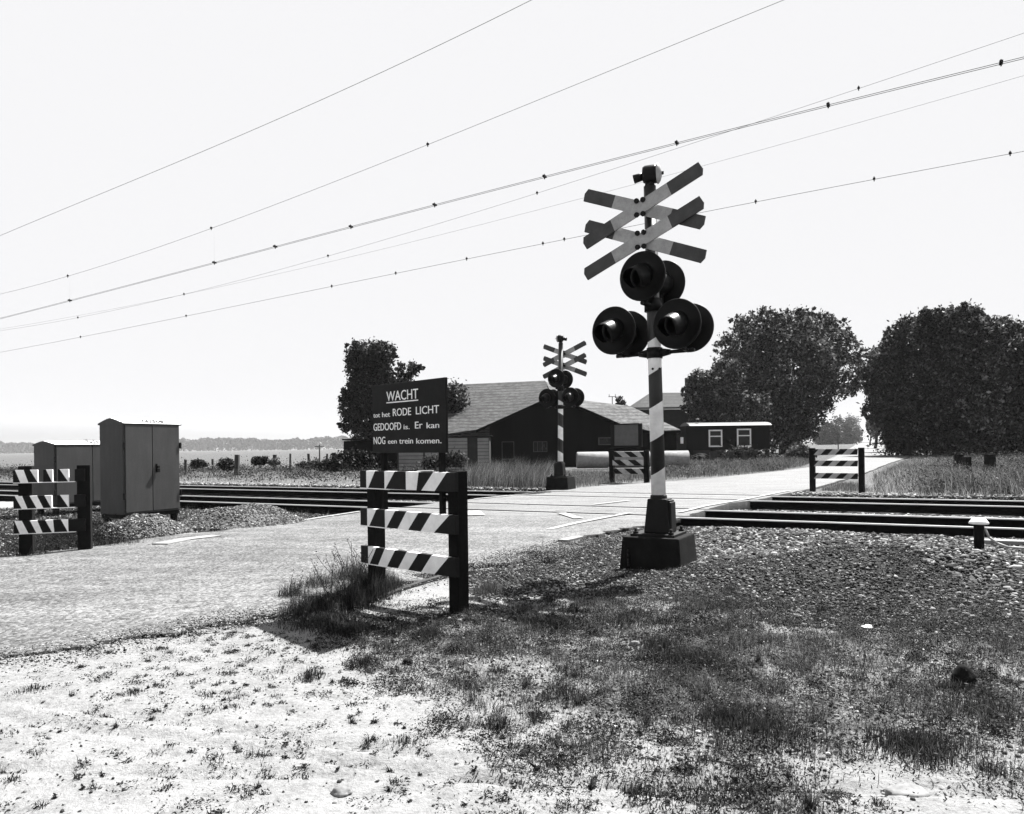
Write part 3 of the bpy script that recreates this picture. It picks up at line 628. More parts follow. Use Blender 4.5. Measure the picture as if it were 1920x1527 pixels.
line([('WACHT', 734, 795, zz(740.5), .072, .0), ('tot', 704, 719, zz(773), .036, .0), ('het', 724, 741, zz(773), .038, .0), ('RODE', 747, 782, zz(772.5), .056, .0), ('LICHT', 791, 829, zz(772), .056, .0),
      ('GEDOOFD', 704, 763, zz(801), .056, .0), ('is.', 768, 779, zz(800.5), .036, .0), ('Er', 789, 802, zz(800), .050, .0), ('kan', 809, 829, zz(800.5), .042, .0),
      ('NOG', 704, 730, zz(829.5), .056, .0), ('een', 736, 754, zz(829), .036, .0), ('trein', 759, 785, zz(829.5), .042, .0), ('komen.', 791, 832, zz(830), .040, .0)])
x0, x1 = psf((734-701)/138.)*sW, psf((795-701)/138.)*sW
MB().box(((x0+x1)/2, -.0115, zz(744)), (x1-x0, .003, .008), M['sign_white']).build('underline', sgn)

# ------------------------------------------------------------------ relay cabinets
def cabinet(lab, corner, fl, sl_, hgt, zb, num, digs, seam, handle=True):
    fd = Vector((.45, .893, 0)).normalized(); ang = math.atan2(fd.y, fd.x)
    t = thing('relay_cabinet', lab, 'relay cabinet', corner, ang, 'grey relay cabinets beside the track')   # local x along the front, local -y is outwards
    MB().box((fl/2, sl_/2, zb+hgt/2), (fl, sl_, hgt), M['cabinet']).build('body', t, bevel=.006)
    mb = MB(); mb.box((fl/2, sl_/2, zb-.03), (fl-.02, sl_-.02, .07), M['dark_paint'])
    for x in (.07, fl-.07):
        for y in (.07, sl_-.07): mb.box((x, y, zb-.16), (.08, .08, .28), M['dark_paint'])
    mb.build('base_frame', t)
    for i, (a, b) in enumerate(((.03, seam), (seam, fl-.02))):
        MB().box(((a+b)/2, -.012, zb+hgt/2+.0), (b-a-.012, .024, hgt-.06), M['cabinet']).build('door', t, bevel=.004)
    mb = MB()
    for z in (.2, .75):
        for x in (.012, fl-.0): mb.box((x, -.022, zb+hgt*z), (.03, .03, .10), M['dark_paint'])
    mb.build('hinge', t)
    if handle:
        MB().box((seam+.07, -.03, zb+hgt*.5), (.025, .014, .13), M['dark_paint']).box((seam+.09, -.045, zb+hgt*.47), (.05, .02, .06), M['gloss_black']).cyl((seam+.09, -.02, zb+hgt*.51), (seam+.09, -.06, zb+hgt*.51), .02, .02, M['gloss_black'], 10).build('handle', t)
    # curved roof: arched section extruded along the front
    ov = .025; pk = hgt*.058; n = 9; pts = []
    for i in range(n): f = i/(n-1); y = -ov+(sl_+2*ov)*f; pts.append((y, zb+hgt+pk*(1-abs(2*f-1)**1.35)))
    for part, x0, x1, inset in (('roof', -ov*.4, fl+ov, 0),):
        mb = MB(); P = [Vector((x0, y, z)) for y, z in pts]+[Vector((x0, sl_+ov, zb+hgt-.025)), Vector((x0, -ov, zb+hgt-.025))]
        E_ = Vector((x1-x0, 0, 0)); k = len(P)
        mb.add(P, [tuple(range(k))], M['cabinet']); mb.add([p+E_ for p in P], [tuple(reversed(range(k)))], M['cabinet'])
        for i in range(k):
            j = (i+1) % k; mb.add([P[i], P[i]+E_, P[j]+E_, P[j]], [(0, 1, 2, 3)], M['roof_white'] if i < n-1 else M['dark_red'])
        rf = mb.build('roof', t)
    tl = math.radians(38); ph_ = .085; fp = [Vector((0, -ov-.006, zb+hgt-.002)), Vector((0, -ov-.006+ph_*math.sin(tl), zb+hgt-.002+ph_*math.cos(tl)))]
    MB().prism([fp[0], fp[0]+Vector((0, .008, 0)), fp[1]+Vector((0, .008, 0)), fp[1]], (fl, 0, 0), M['roof_white']).build('number_board', rf)
    me, a0, a1 = text_mesh(num, .084, M['dark_paint'], bold=.002); w_ = digs[1]-digs[0]
    o = link('lettering', me, rf, (digs[0]-a0, -ov-.006-.004+.018*math.sin(tl), zb+hgt+.018*math.cos(tl))); o.scale = (w_/(a1-a0), 1.0, 1); o.rotation_euler = (math.pi/2-tl, 0, 0)
    return t
c1 = G(231, 985); Yc = 12.0
pc = PD(231, 966, Yc)
cab1 = cabinet('tall grey relay cabinet with double doors beside the gravel heap', (pc.x, Yc, 0), 1.06, .54, 1.43, pc.z, '742508', (.32, .75), .52)
Yc = 14.3; pc2 = PD(102, 948, Yc)
cab2 = cabinet('lower grey relay cabinet behind the left striped barrier', (pc2.x, Yc, 0), 1.6, .60, 1.13, pc2.z, '742518', (.62, 1.05), .75, False)

# ------------------------------------------------------------------ white capped marker post, box, stones
p = G(1836, 1034); t = thing('marker_post', 'short dark post with a white cap beside the near track', 'marker post', (p.x, p.y, 0))
k = p.y/F
MB().cyl((0, 0, -.1), (0, 0, .30), .045, .050, M['dark_wood'], 12).build('post', t)
MB().lathe((0, 0, .285), (0, 0, 1), [(0, 0), (0, .09), (.012, .095), (.03, .082), (.06, .058), (.064, 0)], M['board_white']).build('cap', t)
pts = [Vector((.05, -.02, .24)), Vector((.08, -.04, .15)), Vector((.15, -.06, .09)), Vector((.25, -.08, .05)), Vector((.42, -.10, .04))]
mb = MB()
for a, b in zip(pts[:-1], pts[1:]): mb.cyl(a, b, .012, .012, M['old_white'], 8)
mb.build('cable', t)
p = G(1885, 1022); tag(MB().box((p.x, p.y, .03), (.42, .16, .05), M['concrete'], -.45).box((p.x-.1, p.y+.15, .025), (.35, .1, .04), M['concrete'], -.35).build('concrete_slab', bevel=.01), 'broken pale concrete slabs lying beside the white capped post', 'concrete slab')
p = G(803, 912); t = thing('trough', 'small pale concrete box on a slab behind the far track', 'concrete box', (p.x, 22.2, 0)); 
MB().box((0, 0, .26), (.42, .36, .40), M['concrete']).build('box', t, bevel=.01); MB().box((-.18, 0, .03), (.95, .5, .06), M['concrete']).build('slab', t, bevel=.01)
MB().box((0, 0, .475), (.46, .4, .03), M['concrete']).build('lid', t)
def rock(lab, u, v, r, flat=.5, mat='stone', seed=0, sx=1.):
    import bmesh
    bm = bmesh.new(); bmesh.ops.create_icosphere(bm, subdivisions=3, radius=1); rr = random.Random(seed); ph = [rr.uniform(0, 6) for _ in range(6)]
    for q in bm.verts:
        c = q.co; n_ = 1+.14*math.sin(3*c.x+ph[0])+.12*math.sin(4*c.y+ph[1])+.08*math.sin(6*c.z+ph[2])+.05*math.sin(9*c.x+7*c.y+ph[3])
        q.co = Vector((c.x*n_*r*sx, c.y*n_*r*.8, c.z*n_*r*flat))
    me = bpy.data.meshes.new('rock'); bm.to_mesh(me); bm.free(); me.materials.append(M[mat]); me.polygons.foreach_set('use_smooth', [True]*len(me.polygons))
    p = G(u, v); o = link('stone', me, None, (p.x, p.y, float(land(p.x, p.y))+r*flat*.45)); tag(o, lab, 'stone'); return o
rock('flat pale stone half buried in sand at the lower right', 1700, 1472, .055, .35, 'stone', 1, 1.5)
rock('white pebble shining on the dark grass right of the signal', 1625, 1174, .033, .6, 'board_white', 2)
rock('pale stone in the grass below the signal base', 1190, 1205, .03, .5, 'stone', 3, 1.2)
rock('pale stone among weeds at the bottom, left of centre', 640, 1482, .03, .5, 'stone', 4, 1.3)
rock('dark round lump in the grass at the right edge', 1808, 1278, .058, 1.0, 'dark_wood', 9)
rock('dark lump on the sand below the near barrier', 764, 1237, .028, .8, 'dark_wood', 6)

# ------------------------------------------------------------------ scattered stones
ICO = None
def ico():
    global ICO
    if ICO is None:
        g = (1+5**.5)/2; v = np.array([(-1, g, 0), (1, g, 0), (-1, -g, 0), (1, -g, 0), (0, -1, g), (0, 1, g), (0, -1, -g), (0, 1, -g), (g, 0, -1), (g, 0, 1), (-g, 0, -1), (-g, 0, 1)], float); v /= np.linalg.norm(v[0])
        f = np.array([(0, 11, 5), (0, 5, 1), (0, 1, 7), (0, 7, 10), (0, 10, 11), (1, 5, 9), (5, 11, 4), (11, 10, 2), (10, 7, 6), (7, 1, 8), (3, 9, 4), (3, 4, 2), (3, 2, 6), (3, 6, 8), (3, 8, 9), (4, 9, 5), (2, 4, 11), (6, 2, 10), (8, 6, 7), (9, 8, 1)]); ICO = (v, f)
    return ICO
def stones(x, y, z, size, dark=(.04, .35), pw=1.6):
    n = len(x); v, f = ico(); jit = 1+rng.uniform(-.42, .38, (n, 12, 1)); V = v[None]*jit
    sc_ = np.stack([rng.uniform(.7, 1.5, n), rng.uniform(.6, 1.1, n), rng.uniform(.45, 1.0, n)], -1)*size[:, None]; V = V*sc_[:, None]
    a = rng.uniform(0, 6.28, n); ca, sa = np.cos(a)[:, None], np.sin(a)[:, None]; tl = rng.uniform(-.6, .6, n)[:, None]
    X = V[..., 0]*ca-V[..., 1]*sa; Yv = V[..., 0]*sa+V[..., 1]*ca; Z = V[..., 2]+X*tl*.5
    P = np.stack([X+x[:, None], Yv+y[:, None], Z+z[:, None]], -1).reshape(-1, 3)
    Fs = (f[None]+np.arange(n)[:, None, None]*12).reshape(-1, 3)
    s = dark[0]+(dark[1]-dark[0])*rng.random(n)**pw*rng.choice([.25, 1, 1.5], n); return P, Fs, np.repeat(s, 12)
def scatter_poly(P, n, grow=0.):
    P = np.array(P); lo, hi = P.min(0)-.3, P.max(0)+.3; xs = []; ys = []
    k = 0
    while k < n:
        x = rng.uniform(lo[0], hi[0], 4*n); y = rng.uniform(lo[1], hi[1], 4*n); m = sdpoly(x, y, [tuple(p) for p in P])+(fbm(x*3, y*3, 3)-.5)*.5 > -grow
        xs.append(x[m]); ys.append(y[m]); k += m.sum()
        if m.sum() == 0: break
    return np.concatenate(xs)[:n], np.concatenate(ys)[:n]
def stuff(name, V, Fc, S, mat, lab, cat):
    o = link(name, mesh_np(name, V, Fc, mat, S)); tag(o, lab, cat, kind='stuff'); return o
parts = []
x, y = scatter_poly(STONE_P, 26000, .15); s = rng.uniform(.009, .025, len(x))*rng.choice([1, 1, 1.4], len(x)); m = road_in(x, y) < -.1; x, y, s = x[m], y[m], s[m]
t_, o_ = to(x, y); m = o_ < ON-1.88; x, y, s = x[m], y[m], s[m]
parts.append(stones(x, y, land(x, y)+s*.2, s, (.008, .40), 2.6))
x = rng.uniform(-12, 22, 16000); o_ = rng.choice([rng.uniform(ON+1.42, OF-1.42), 0], 16000); o_ = rng.uniform(ON+1.45, OF-1.45, 16000); X, Y = fr(x, o_); m = road_in(X, Y) < -.05; X, Y = X[m], Y[m]; s = rng.uniform(.015, .035, len(X)); parts.append(stones(X, Y, land(X, Y)+.01, s, (.03, .4), 1.8))
x = rng.uniform(-25, 25, 12000); o_ = rng.uniform(OF+1.5, OF+2.5, 12000); X, Y = fr(x, o_); m = road_in(X, Y) < -.05; X, Y = X[m], Y[m]; s = rng.uniform(.015, .04, len(X)); parts.append(stones(X, Y, land(X, Y)+.01, s, (.08, .5), 1.0))
def cat_(parts):
    V = []; Fc = []; S = []; b = 0
    for v, f, s in parts: V.append(v); Fc.append(f+b); S.append(s); b += len(v)
    return np.concatenate(V), np.concatenate(Fc), np.concatenate(S)
V_, F_, S_ = cat_(parts); stuff('ballast_stones', V_, F_, S_, M['pebble'], 'coarse broken ballast stones beside and between the tracks', 'ballast')
parts = []
x, y = scatter_poly(GRIT_P, 30000, .1); s = rng.uniform(.003, .011, len(x))*rng.choice([1, 1, 1, 1.9], len(x)); m = road_in(x, y) < .05; parts.append(stones(x[m], y[m], land(x[m], y[m])+.004, s[m], (.008, .36), 2.6))
x, y = scatter_poly(LEFT_P, 9000, .1); s = rng.uniform(.008, .02, len(x)); t_, o_ = to(x, y); m = (road_in(x, y) < .0) & (o_ < ON-1.88); parts.append(stones(x[m], y[m], land(x[m], y[m])+.004, s[m], (.03, .4), 1.5))
# crumbs along the road edge and round the barrier post
o_ = rng.uniform(2.0, 9, 14000); tt = road_r(o_)+rng.normal(0, .22, 14000); x, y = fr(tt, o_); s = rng.uniform(.002, .008, 14000); parts.append(stones(x, y, np.full(14000, .006), s, (.02, .4), 1.5))
q = G(880, 1150); x = rng.normal(q.x+.1, .16, 400); y = rng.normal(q.y-.02, .09, 400); s = rng.uniform(.006, .018, 400); parts.append(stones(x, y, land(x, y)+.004, s, (.02, .35), 1.5))
x = rng.uniform(-2.5, 2.6, 2600); y = rng.uniform(2.2, 5.0, 2600); s = rng.uniform(.0015, .006, 2600)*rng.choice([1, 1, 1.7], 2600); parts.append(stones(x, y, land(x, y)+.001, s, (.03, .3), 1.5))
x, y = scatter_poly(GRASS_P, 3000, .1); s = rng.uniform(.003, .012, len(x)); parts.append(stones(x, y, land(x, y)+.003, s, (.05, .5), 1.5))
V_, F_, S_ = cat_(parts); stuff('grit', V_, F_, S_, M['pebble'], 'fine grit and pebbles strewn over sand and road edge', 'gravel')
def heap(lab, u0, u1, v0, hgt, seed, dep=.7):
    a, b = G(u0, v0), G(u1, v0); c = (a+b)/2; R = (b-a).length/2; n = 40
    g = np.linspace(-1, 1, n); Xg, Yg = np.meshgrid(g, g, indexing='ij'); r = np.hypot(Xg, Yg)
    H = hgt*np.clip(1-r*r, 0, 1)**1.4*(1+1.1*(fbm(Xg*2+seed, Yg*2, 3)-.5))-.05*(r > .98)
    V = np.stack([c.x+Xg*R, c.y+Yg*R*dep, H], -1).reshape(-1, 3); i = np.arange(n-1)[:, None]*n+np.arange(n-1)[None]
    T3 = np.concatenate([np.stack([i, i+n, i+n+1], -1).reshape(-1, 3), np.stack([i, i+n+1, i+1], -1).reshape(-1, 3)])
    k = int(9000*R); rr = np.sqrt(rng.random(k))*.98; th = rng.uniform(0, 6.28, k); sx, sy = rr*np.cos(th), rr*np.sin(th)
    hz = hgt*np.clip(1-rr*rr, 0, 1)**1.4*(1+1.1*(fbm(sx*2+seed, sy*2, 3)-.5)); P = stones(c.x+sx*R, c.y+sy*R*dep, hz, rng.uniform(.004, .013, k)*rng.choice([1, 1, 1.7], k), (.02, .42), 2.0)
    V2, F2, S2 = cat_([(V, T3, np.full(len(V), .12)), P]); o = link('gravel_heap', mesh_np('gravel_heap', V2, F2, M['pebble'], S2)); tag(o, lab, 'gravel heap')
heap('gravel heap in front of the tall relay cabinet', 175, 350, 1000, .28, 1, 1.0)
heap('smaller gravel heap between the tall cabinet and the road', 340, 570, 980, .29, 5, 1.0)

# ------------------------------------------------------------------ grass blades
def blades(x, y, z, L, W, lean=.5, lo=.02, hi=.2, pw=1.5, wind=(0, 0), tone=None):
    n = len(x); a = rng.uniform(0, 6.28, n); ln = np.abs(rng.normal(0, lean, n)); dx = np.cos(a)*ln+wind[0]; dy = np.sin(a)*ln+wind[1]
    fa = rng.uniform(0, 3.14, n); wx, wy = np.cos(fa)*W/2, np.sin(fa)*W/2
    P = np.zeros((n, 5, 3)); hx, hy = dx*L*.28, dy*L*.28
    P[:, 0] = np.stack([x-wx, y-wy, z-.01], -1); P[:, 1] = np.stack([x+wx, y+wy, z-.01], -1)
    P[:, 2] = np.stack([x+hx-wx*.8, y+hy-wy*.8, z+L*.55], -1); P[:, 3] = np.stack([x+hx+wx*.8, y+hy+wy*.8, z+L*.55], -1)
    nrm = np.sqrt(1+dx*dx+dy*dy); P[:, 4] = np.stack([x+dx*L, y+dy*L, z+L/np.maximum(nrm, 1)**.7], -1)
    f = np.array([(0, 1, 3), (0, 3, 2), (2, 3, 4)]); Fc = (f[None]+np.arange(n)[:, None, None]*5).reshape(-1, 3)
    s = lo+(hi-lo)*rng.random(n)**pw; s = s if tone is None else s*tone; return P.reshape(-1, 3), Fc, np.repeat(s, 5)
def tufts(cx, cy, n, rad, L, W, **k):
    i = rng.integers(0, len(cx), n); x = cx[i]+rng.normal(0, 1, n)*rad[i]; y = cy[i]+rng.normal(0, 1, n)*rad[i]; return x, y, i
parts = []
# small leaves and dead bits lying close to the soil
def clutter(x, y, hgt, size, lo, hi, pw=2.4, flat=.6):
    n = len(x); p = np.stack([x, y, land(x, y)+np.abs(rng.normal(0, 1, n))*hgt], -1); a = rng.normal(0, 1, (n, 3)); a[:, 2] *= flat; a /= np.linalg.norm(a, axis=1)[:, None]; b = np.cross(a, rng.normal(0, 1, (n, 3))); b /= np.linalg.norm(b, axis=1)[:, None]
    s = (size*rng.uniform(.4, 1.5, n))[:, None]; V = np.stack([p-a*s*.6, p+b*s*.22, p+a*s*.6, p-b*s*.22], 1).reshape(-1, 3); return tri(V, n, np.repeat(lo+(hi-lo)*rng.random(n)**pw, 4))
def tri(V, n, S): q = np.arange(n)[:, None]*4; return V, np.concatenate([q+np.array([[0, 1, 2]]), q+np.array([[0, 2, 3]])]), S
x, y = scatter_poly(GRASS_P, 200000, .4); dens = .5*fbm(x*4.1, y*4.1, 5)+.5*fbm(x*1.7+4, y*1.7, 3); m = 1.35*(dens-.5)+.47+.16*sm(-.4, .6, sdpoly(x, y, GRASS_P)) > rng.uniform(.44, .68, len(x)); m &= road_in(x, y) < -.1; x, y = x[m], y[m]
tn = np.clip(2.9*fbm(x*2.6+7, y*2.6, 4)-.75, .12, 2.2); V0, F0, S0 = clutter(x, y, .010, .011, .01, .42, 2.4); parts.append((V0, F0, S0*np.repeat(tn, 4)))
NC = 260; cx, cy = scatter_poly(GRASS_P, NC, .5); rad = rng.uniform(.02, .10, NC)
x, y, i = tufts(cx, cy, 70000, rad, 0, 0); hh = rng.uniform(.006, .045, NC)[i]; d2 = np.hypot(x-cx[i], y-cy[i])/rad[i]; V0, F0, S0 = clutter(x, y, hh*np.clip(1.3-.5*d2, .1, 1), .012, .008, .22, 2.6); parts.append((V0, F0, S0*np.repeat(rng.uniform(.3, 1.7, NC)[i], 4)))
x, y = scatter_poly(GRASS_P, 60000, .35); dens = fbm(x*3.3, y*3.3, 5); m = dens+.18*sm(-.3, .6, sdpoly(x, y, GRASS_P)) > rng.uniform(.46, .72, len(x)); m &= road_in(x, y) < -.1; x, y = x[m], y[m]
patch = fbm(x*1.6+9, y*1.6, 4); L = rng.uniform(.008, .028, len(x))*(1+2.6*sm(.50, .68, patch)); tone = np.clip(2.6*fbm(x*2.6+7, y*2.6, 4)-.6, .2, 2)
parts.append(blades(x, y, land(x, y), L, rng.uniform(.0014, .0036, len(x)), 1.3, .02, .3, 2.2, tone=tone))
NC = 380; cx, cy = scatter_poly(GRASS_P, NC, .3); rad = rng.uniform(.010, .07, NC)
x, y, i = tufts(cx, cy, 32000, rad, 0, 0); L = rng.uniform(.02, .07, len(x))*rng.uniform(.4, 1.5, NC)[i]; parts.append(blades(x, y, land(x, y), L, rng.uniform(.0014, .0032, len(x)), .95, .012, .2, 2.2))
# thin weeds on the gravel
x, y = scatter_poly(GRIT_P, 90000, .15); m = (fbm(x*2.2, y*2.2, 4) > rng.uniform(.38, .62, len(x))) & (road_in(x, y) < -.1); x, y = x[m], y[m]; k = len(x)//2
parts.append(blades(x[:k], y[:k], land(x[:k], y[:k]), rng.uniform(.01, .04, k), rng.uniform(.002, .004, k), 1.0, .015, .2, 1.8)); parts.append(clutter(x[k:], y[k:], .014, .014, .01, .3))
# plants on the sand: flat rosettes, runners and a few upright sprigs
cx = rng.uniform(-2.7, 3.3, 2700); cy = 2.1+3.9*rng.random(2700)**.9; q = .55*fbm(cx*1.1+3, cy*1.1, 3)+.45*fbm(cx*3.1, cy*3.1, 3)+.2*sm(-1.4, 0, sdpoly(cx, cy, GRASS_P)); m = (q > rng.uniform(.45, .66, 2700)) & (road_in(cx, cy) < -.02); cx, cy = cx[m], cy[m]; rad = rng.uniform(.003, .034, len(cx))**1.0
x, y, i = tufts(cx, cy, len(cx)*34, rad, 0, 0); parts.append(clutter(x, y, .006, .010, .008, .09, 1.8))
k = rng.random(len(cx)) < .38; ux, uy, ur = cx[k], cy[k], rad[k]
x, y, i = tufts(ux, uy, len(ux)*16, ur*.7, 0, 0); parts.append(blades(x, y, land(x, y), rng.uniform(.008, .03, len(x))*rng.uniform(.5, 1.6, len(ux))[i], rng.uniform(.0016, .004, len(x)), 1.3, .01, .08, 2.0))
x = rng.uniform(-2.7, 3.3, 16000); y = 2.1+3.9*rng.random(16000); q = fbm(x*6, y*6, 4); m = (q > .52) & (road_in(x, y) < -.02); parts.append(clutter(x[m], y[m], .002, .006, .01, .12, 1.6))
# weeds by the near barrier and scattered tufts
def tuft(u, v, r, n, L0, L1, lean=.4, lo=.015, hi=.1, wd=.004, dy=1.):
    q = G(u, v); x = rng.normal(q.x, r, n); y = rng.normal(q.y, r*dy, n); L = .75*rng.uniform(L0, L1, n)*np.exp(-((x-q.x)**2+(y-q.y)**2)/(3*r*r)); parts.append(blades(x, y, land(x, y), L, rng.uniform(wd*.5, wd*1.2, n), lean, lo, hi, 1.8))
for a in [(550, 1118, .10, 700, .10, .32, .5, .02, .2), (600, 1100, .13, 1100, .14, .38, .55, .02, .22), (660, 1085, .12, 1300, .16, .44, .5, .02, .22), (710, 1090, .10, 900, .14, .36, .5, .02, .2), (600, 1165, .16, 1100, .05, .14, .7, .02, .16), (740, 1100, .06, 300, .1, .24), (700, 1120, .07, 900, .2, .46, .35, .01, .12), (672, 1112, .07, 700, .2, .5, .4, .01, .12), (590, 1140, .13, 1500, .08, .24, .6, .015, .16), (650, 1135, .13, 2200, .12, .32, .5, .012, .14), (700, 1110, .12, 1500, .12, .34), (620, 1165, .14, 1200, .05, .14, .6, .02, .2), (560, 1150, .1, 700, .08, .24, .6, .02, .2), (545, 1118, .09, 220, .2, .32), (670, 1180, .10, 1300, .04, .12),
          (690, 1236, .05, 420, .05, .10), (585, 1262, .04, 160, .05, .12), (468, 1166, .05, 260, .03, .07), (915, 1110, .09, 700, .10, .20, .3, .05, .25), (1027, 1050, .06, 420, .06, .14), (1060, 1020, .05, 200, .06, .12), (800, 1190, .07, 600, .05, .11), (1300, 1240, .12, 1600, .05, .14),
          (1200, 1468, .04, 150, .04, .08), (1380, 1350, .12, 1300, .05, .12), (1700, 1390, .10, 900, .04, .10), (1720, 1400, .10, 900, .05, .11), (1450, 1380, .12, 1000, .04, .1), (250, 1290, .035, 140, .02, .05), (300, 1212, .03, 120, .02, .04), (1240, 1215, .09, 800, .05, .13),
          (60, 1290, .05, 160, .02, .05), (1060, 1300, .08, 500, .03, .08), (760, 1380, .05, 200, .02, .05), (930, 1345, .05, 260, .03, .07), (1850, 1330, .1, 700, .04, .1), (1808, 1290, .08, 700, .03, .07), (1180, 1160, .15, 1500, .04, .10), (1030, 1170, .14, 1500, .04, .10)]: tuft(*a)
V_, F_, S_ = cat_(parts); stuff('turf', V_, F_, S_, M['grass'], 'short rough grass and sprigs growing through the foreground sand', 'grass')
# verges beyond the tracks: band between pixel columns, base row, depth spread, height
parts = []
def band(pts, n, L0, L1, wd, lo, hi, lean=.25, wind=(0, 0), pw=1.4):
    P = GP(pts); x, y = scatter_poly(P, n, 0); m = road_in(x, y) < -.25; x, y = x[m], y[m]; t, o = to(x, y); m = o > OF+1.9; x, y = x[m], y[m]
    hh = .35+1.3*fbm(x*1.1, y*1.1, 4)**1.3; tone = .25+1.6*fbm(x*1.7+5, y*1.7, 4); parts.append(blades(x, y, land(x, y), rng.uniform(L0, L1, len(x))*hh, rng.uniform(wd*.6, wd*1.3, len(x)), lean, lo, hi, pw, wind, tone))
band([(-300, 905), (340, 902), (700, 911), (880, 915), (880, 893), (640, 878), (340, 872), (-300, 868)], 22000, .08, .32, .010, .02, .26, .8)
band([(860, 917), (1030, 917), (1040, 905), (1030, 893), (900, 893)], 20000, .25, .85, .007, .02, .42, .4, (.22, 0), 1.8)
band([(1030, 917), (1140, 909), (1225, 898), (1225, 885), (1040, 885)], 9000, .08, .28, .008, .03, .3, .7)
band([(1240, 900), (1420, 888), (1500, 876), (1520, 868), (1500, 856), (1300, 866), (1240, 878)], 22000, .10, .42, .013, .02, .26, .8)
band([(1500, 918), (1600, 921), (1640, 921), (1600, 909), (1530, 906)], 2600, .06, .22, .007, .03, .28, .6)
band([(1640, 927), (2200, 950), (2200, 870), (1900, 858), (1740, 856), (1690, 868), (1640, 893)], 42000, .08, .32, .010, .02, .4, .9, (-.2, 0), 1.8)
band([(1720, 928), (2200, 950), (2200, 905), (1780, 898)], 9000, .2, .62, .008, .015, .34, .6, (-.25, 0), 2)
V_, F_, S_ = cat_(parts); stuff('tall_grass', V_, F_, S_, M['grass'], 'tall rank grass and weeds on the verges beyond the tracks', 'grass')
parts = []
x, y = scatter_poly(LEFT_P, 9000, .05); m = (road_in(x, y) < -.05); t_, o_ = to(x, y); m &= (o_ < ON-1.5) & (fbm(x*1.5, y*1.5, 3) > .47); x, y = x[m], y[m]; parts.append(blades(x, y, land(x, y), rng.uniform(.03, .16, len(x)), rng.uniform(.003, .008, len(x)), .5, .015, .14, 1.8))
tuft(150, 1010, .3, 2500, .1, .3, .5, .01, .06, .006); tuft(230, 1020, .25, 1500, .06, .2, .5, .01, .1, .006); tuft(90, 1030, .2, 700, .05, .15, .5, .01, .1, .006); tuft(300, 1012, .2, 800, .04, .12, .5, .02, .12, .006)
V_, F_, S_ = cat_(parts); stuff('weeds', V_, F_, S_, M['grass'], 'dark weeds round the left barrier and relay cabinets', 'weeds')

def leafy(pts, n, h, size, lo, hi, pw=1.3):
    P = GP(pts); cx, cy = scatter_poly(P, max(20, n//60)); m = road_in(cx, cy) < -.4; cx, cy = cx[m], cy[m]; t, o = to(cx, cy); m = (o > OF+2.0) | (o < ON-1.9); cx, cy = cx[m], cy[m]
    i = rng.integers(0, len(cx), n); hh = rng.uniform(.3, 1.2, len(cx)); R_ = h*.5; p = np.stack([cx[i]+rng.normal(0, R_, n), cy[i]+rng.normal(0, R_, n), np.abs(rng.normal(0, h*.45, n))*hh[i]], -1)
    a = rng.normal(0, 1, (n, 3)); a /= np.linalg.norm(a, axis=1)[:, None]; b = np.cross(a, rng.normal(0, 1, (n, 3))); b /= np.linalg.norm(b, axis=1)[:, None]; s = (size*rng.uniform(.5, 1.3, n))[:, None]
    cs = rng.uniform(.35, 1.6, len(cx)); V = np.stack([p-a*s*.6, p+b*s*.3, p+a*s*.6, p-b*s*.3], 1).reshape(-1, 3); V[:, 2] += np.repeat(land(p[:, 0], p[:, 1]), 4)
    return V, np.arange(4*n).reshape(-1, 4), np.repeat((lo+(hi-lo)*rng.random(n)**pw)*cs[i], 4)
parts = [leafy([(-200, 900), (340, 900), (700, 909), (880, 912), (880, 893), (640, 876), (340, 870), (-200, 866)], 70000, .62, .07, .008, .16, 2.2),
         leafy([(1240, 896), (1420, 886), (1510, 872), (1500, 858), (1300, 866), (1240, 878)], 14000, .35, .07, .01, .15),
         leafy([(1720, 926), (2200, 945), (2200, 870), (1900, 860), (1800, 862), (1720, 885)], 46000, .45, .055, .01, .22, 2.2),
         leafy([(880, 912), (1040, 912), (1040, 893), (900, 893)], 6000, .3, .05, .02, .12),
         leafy([(1060, 908), (1225, 898), (1225, 885), (1060, 890)], 5000, .16, .04, .02, .2)]
V_, F_, S_ = cat_(parts); stuff('leafy_weeds', V_, F_, S_, M['grass'], 'leafy weeds mixed into the verges beyond the tracks', 'weeds')
parts = [leafy([(90, 1036), (235, 1020), (300, 1008), (260, 1000), (180, 985), (90, 1000)], 22000, .20, .022, .006, .06), leafy([(30, 1040), (120, 1030), (120, 1000), (30, 1000)], 4000, .10, .02, .01, .1)]
V_, F_, S_ = cat_(parts); stuff('bank_weeds', V_, F_, S_, M['grass'], 'dark leafy weeds at the foot of the relay cabinets', 'weeds')
# branching weed beside the near barrier
def sprig(u, v, h, n, lab, spread=.12):
    q = G(u, v); mb = MB(); rr = random.Random(int(u))
    for i in range(n):
        p = Vector((q.x+rr.uniform(-.01, .01), q.y, -.03)); d = Vector((rr.uniform(-.7, .7), rr.uniform(-.3, .3), 1)).normalized(); L = h*rr.uniform(.6, 1.0); k = 7
        for j in range(k):
            p2 = p+d*L/k; mb.cyl(p, p2, .0022, .0018, M['stemdark'], 5, False)
            for _ in range(4):
                a = p2+Vector((rr.uniform(-.02, .02), rr.uniform(-.02, .02), rr.uniform(-.01, .03))); e = Vector((rr.uniform(-1, 1), rr.uniform(-1, 1), rr.uniform(-.3, 1))).normalized()*rr.uniform(.008, .02); g = e.cross(Vector((rr.random(), rr.random(), 1))).normalized()*.005
                mb.add([a, a+e*.5+g, a+e, a+e*.5-g], [(0, 1, 2, 3)], M['stemdark'])
            d = (d+Vector((rr.uniform(-.12, .12), rr.uniform(-.1, .1), 0))).normalized(); p = p2
    tag(mb.build('weed_plant'), lab, 'weed')
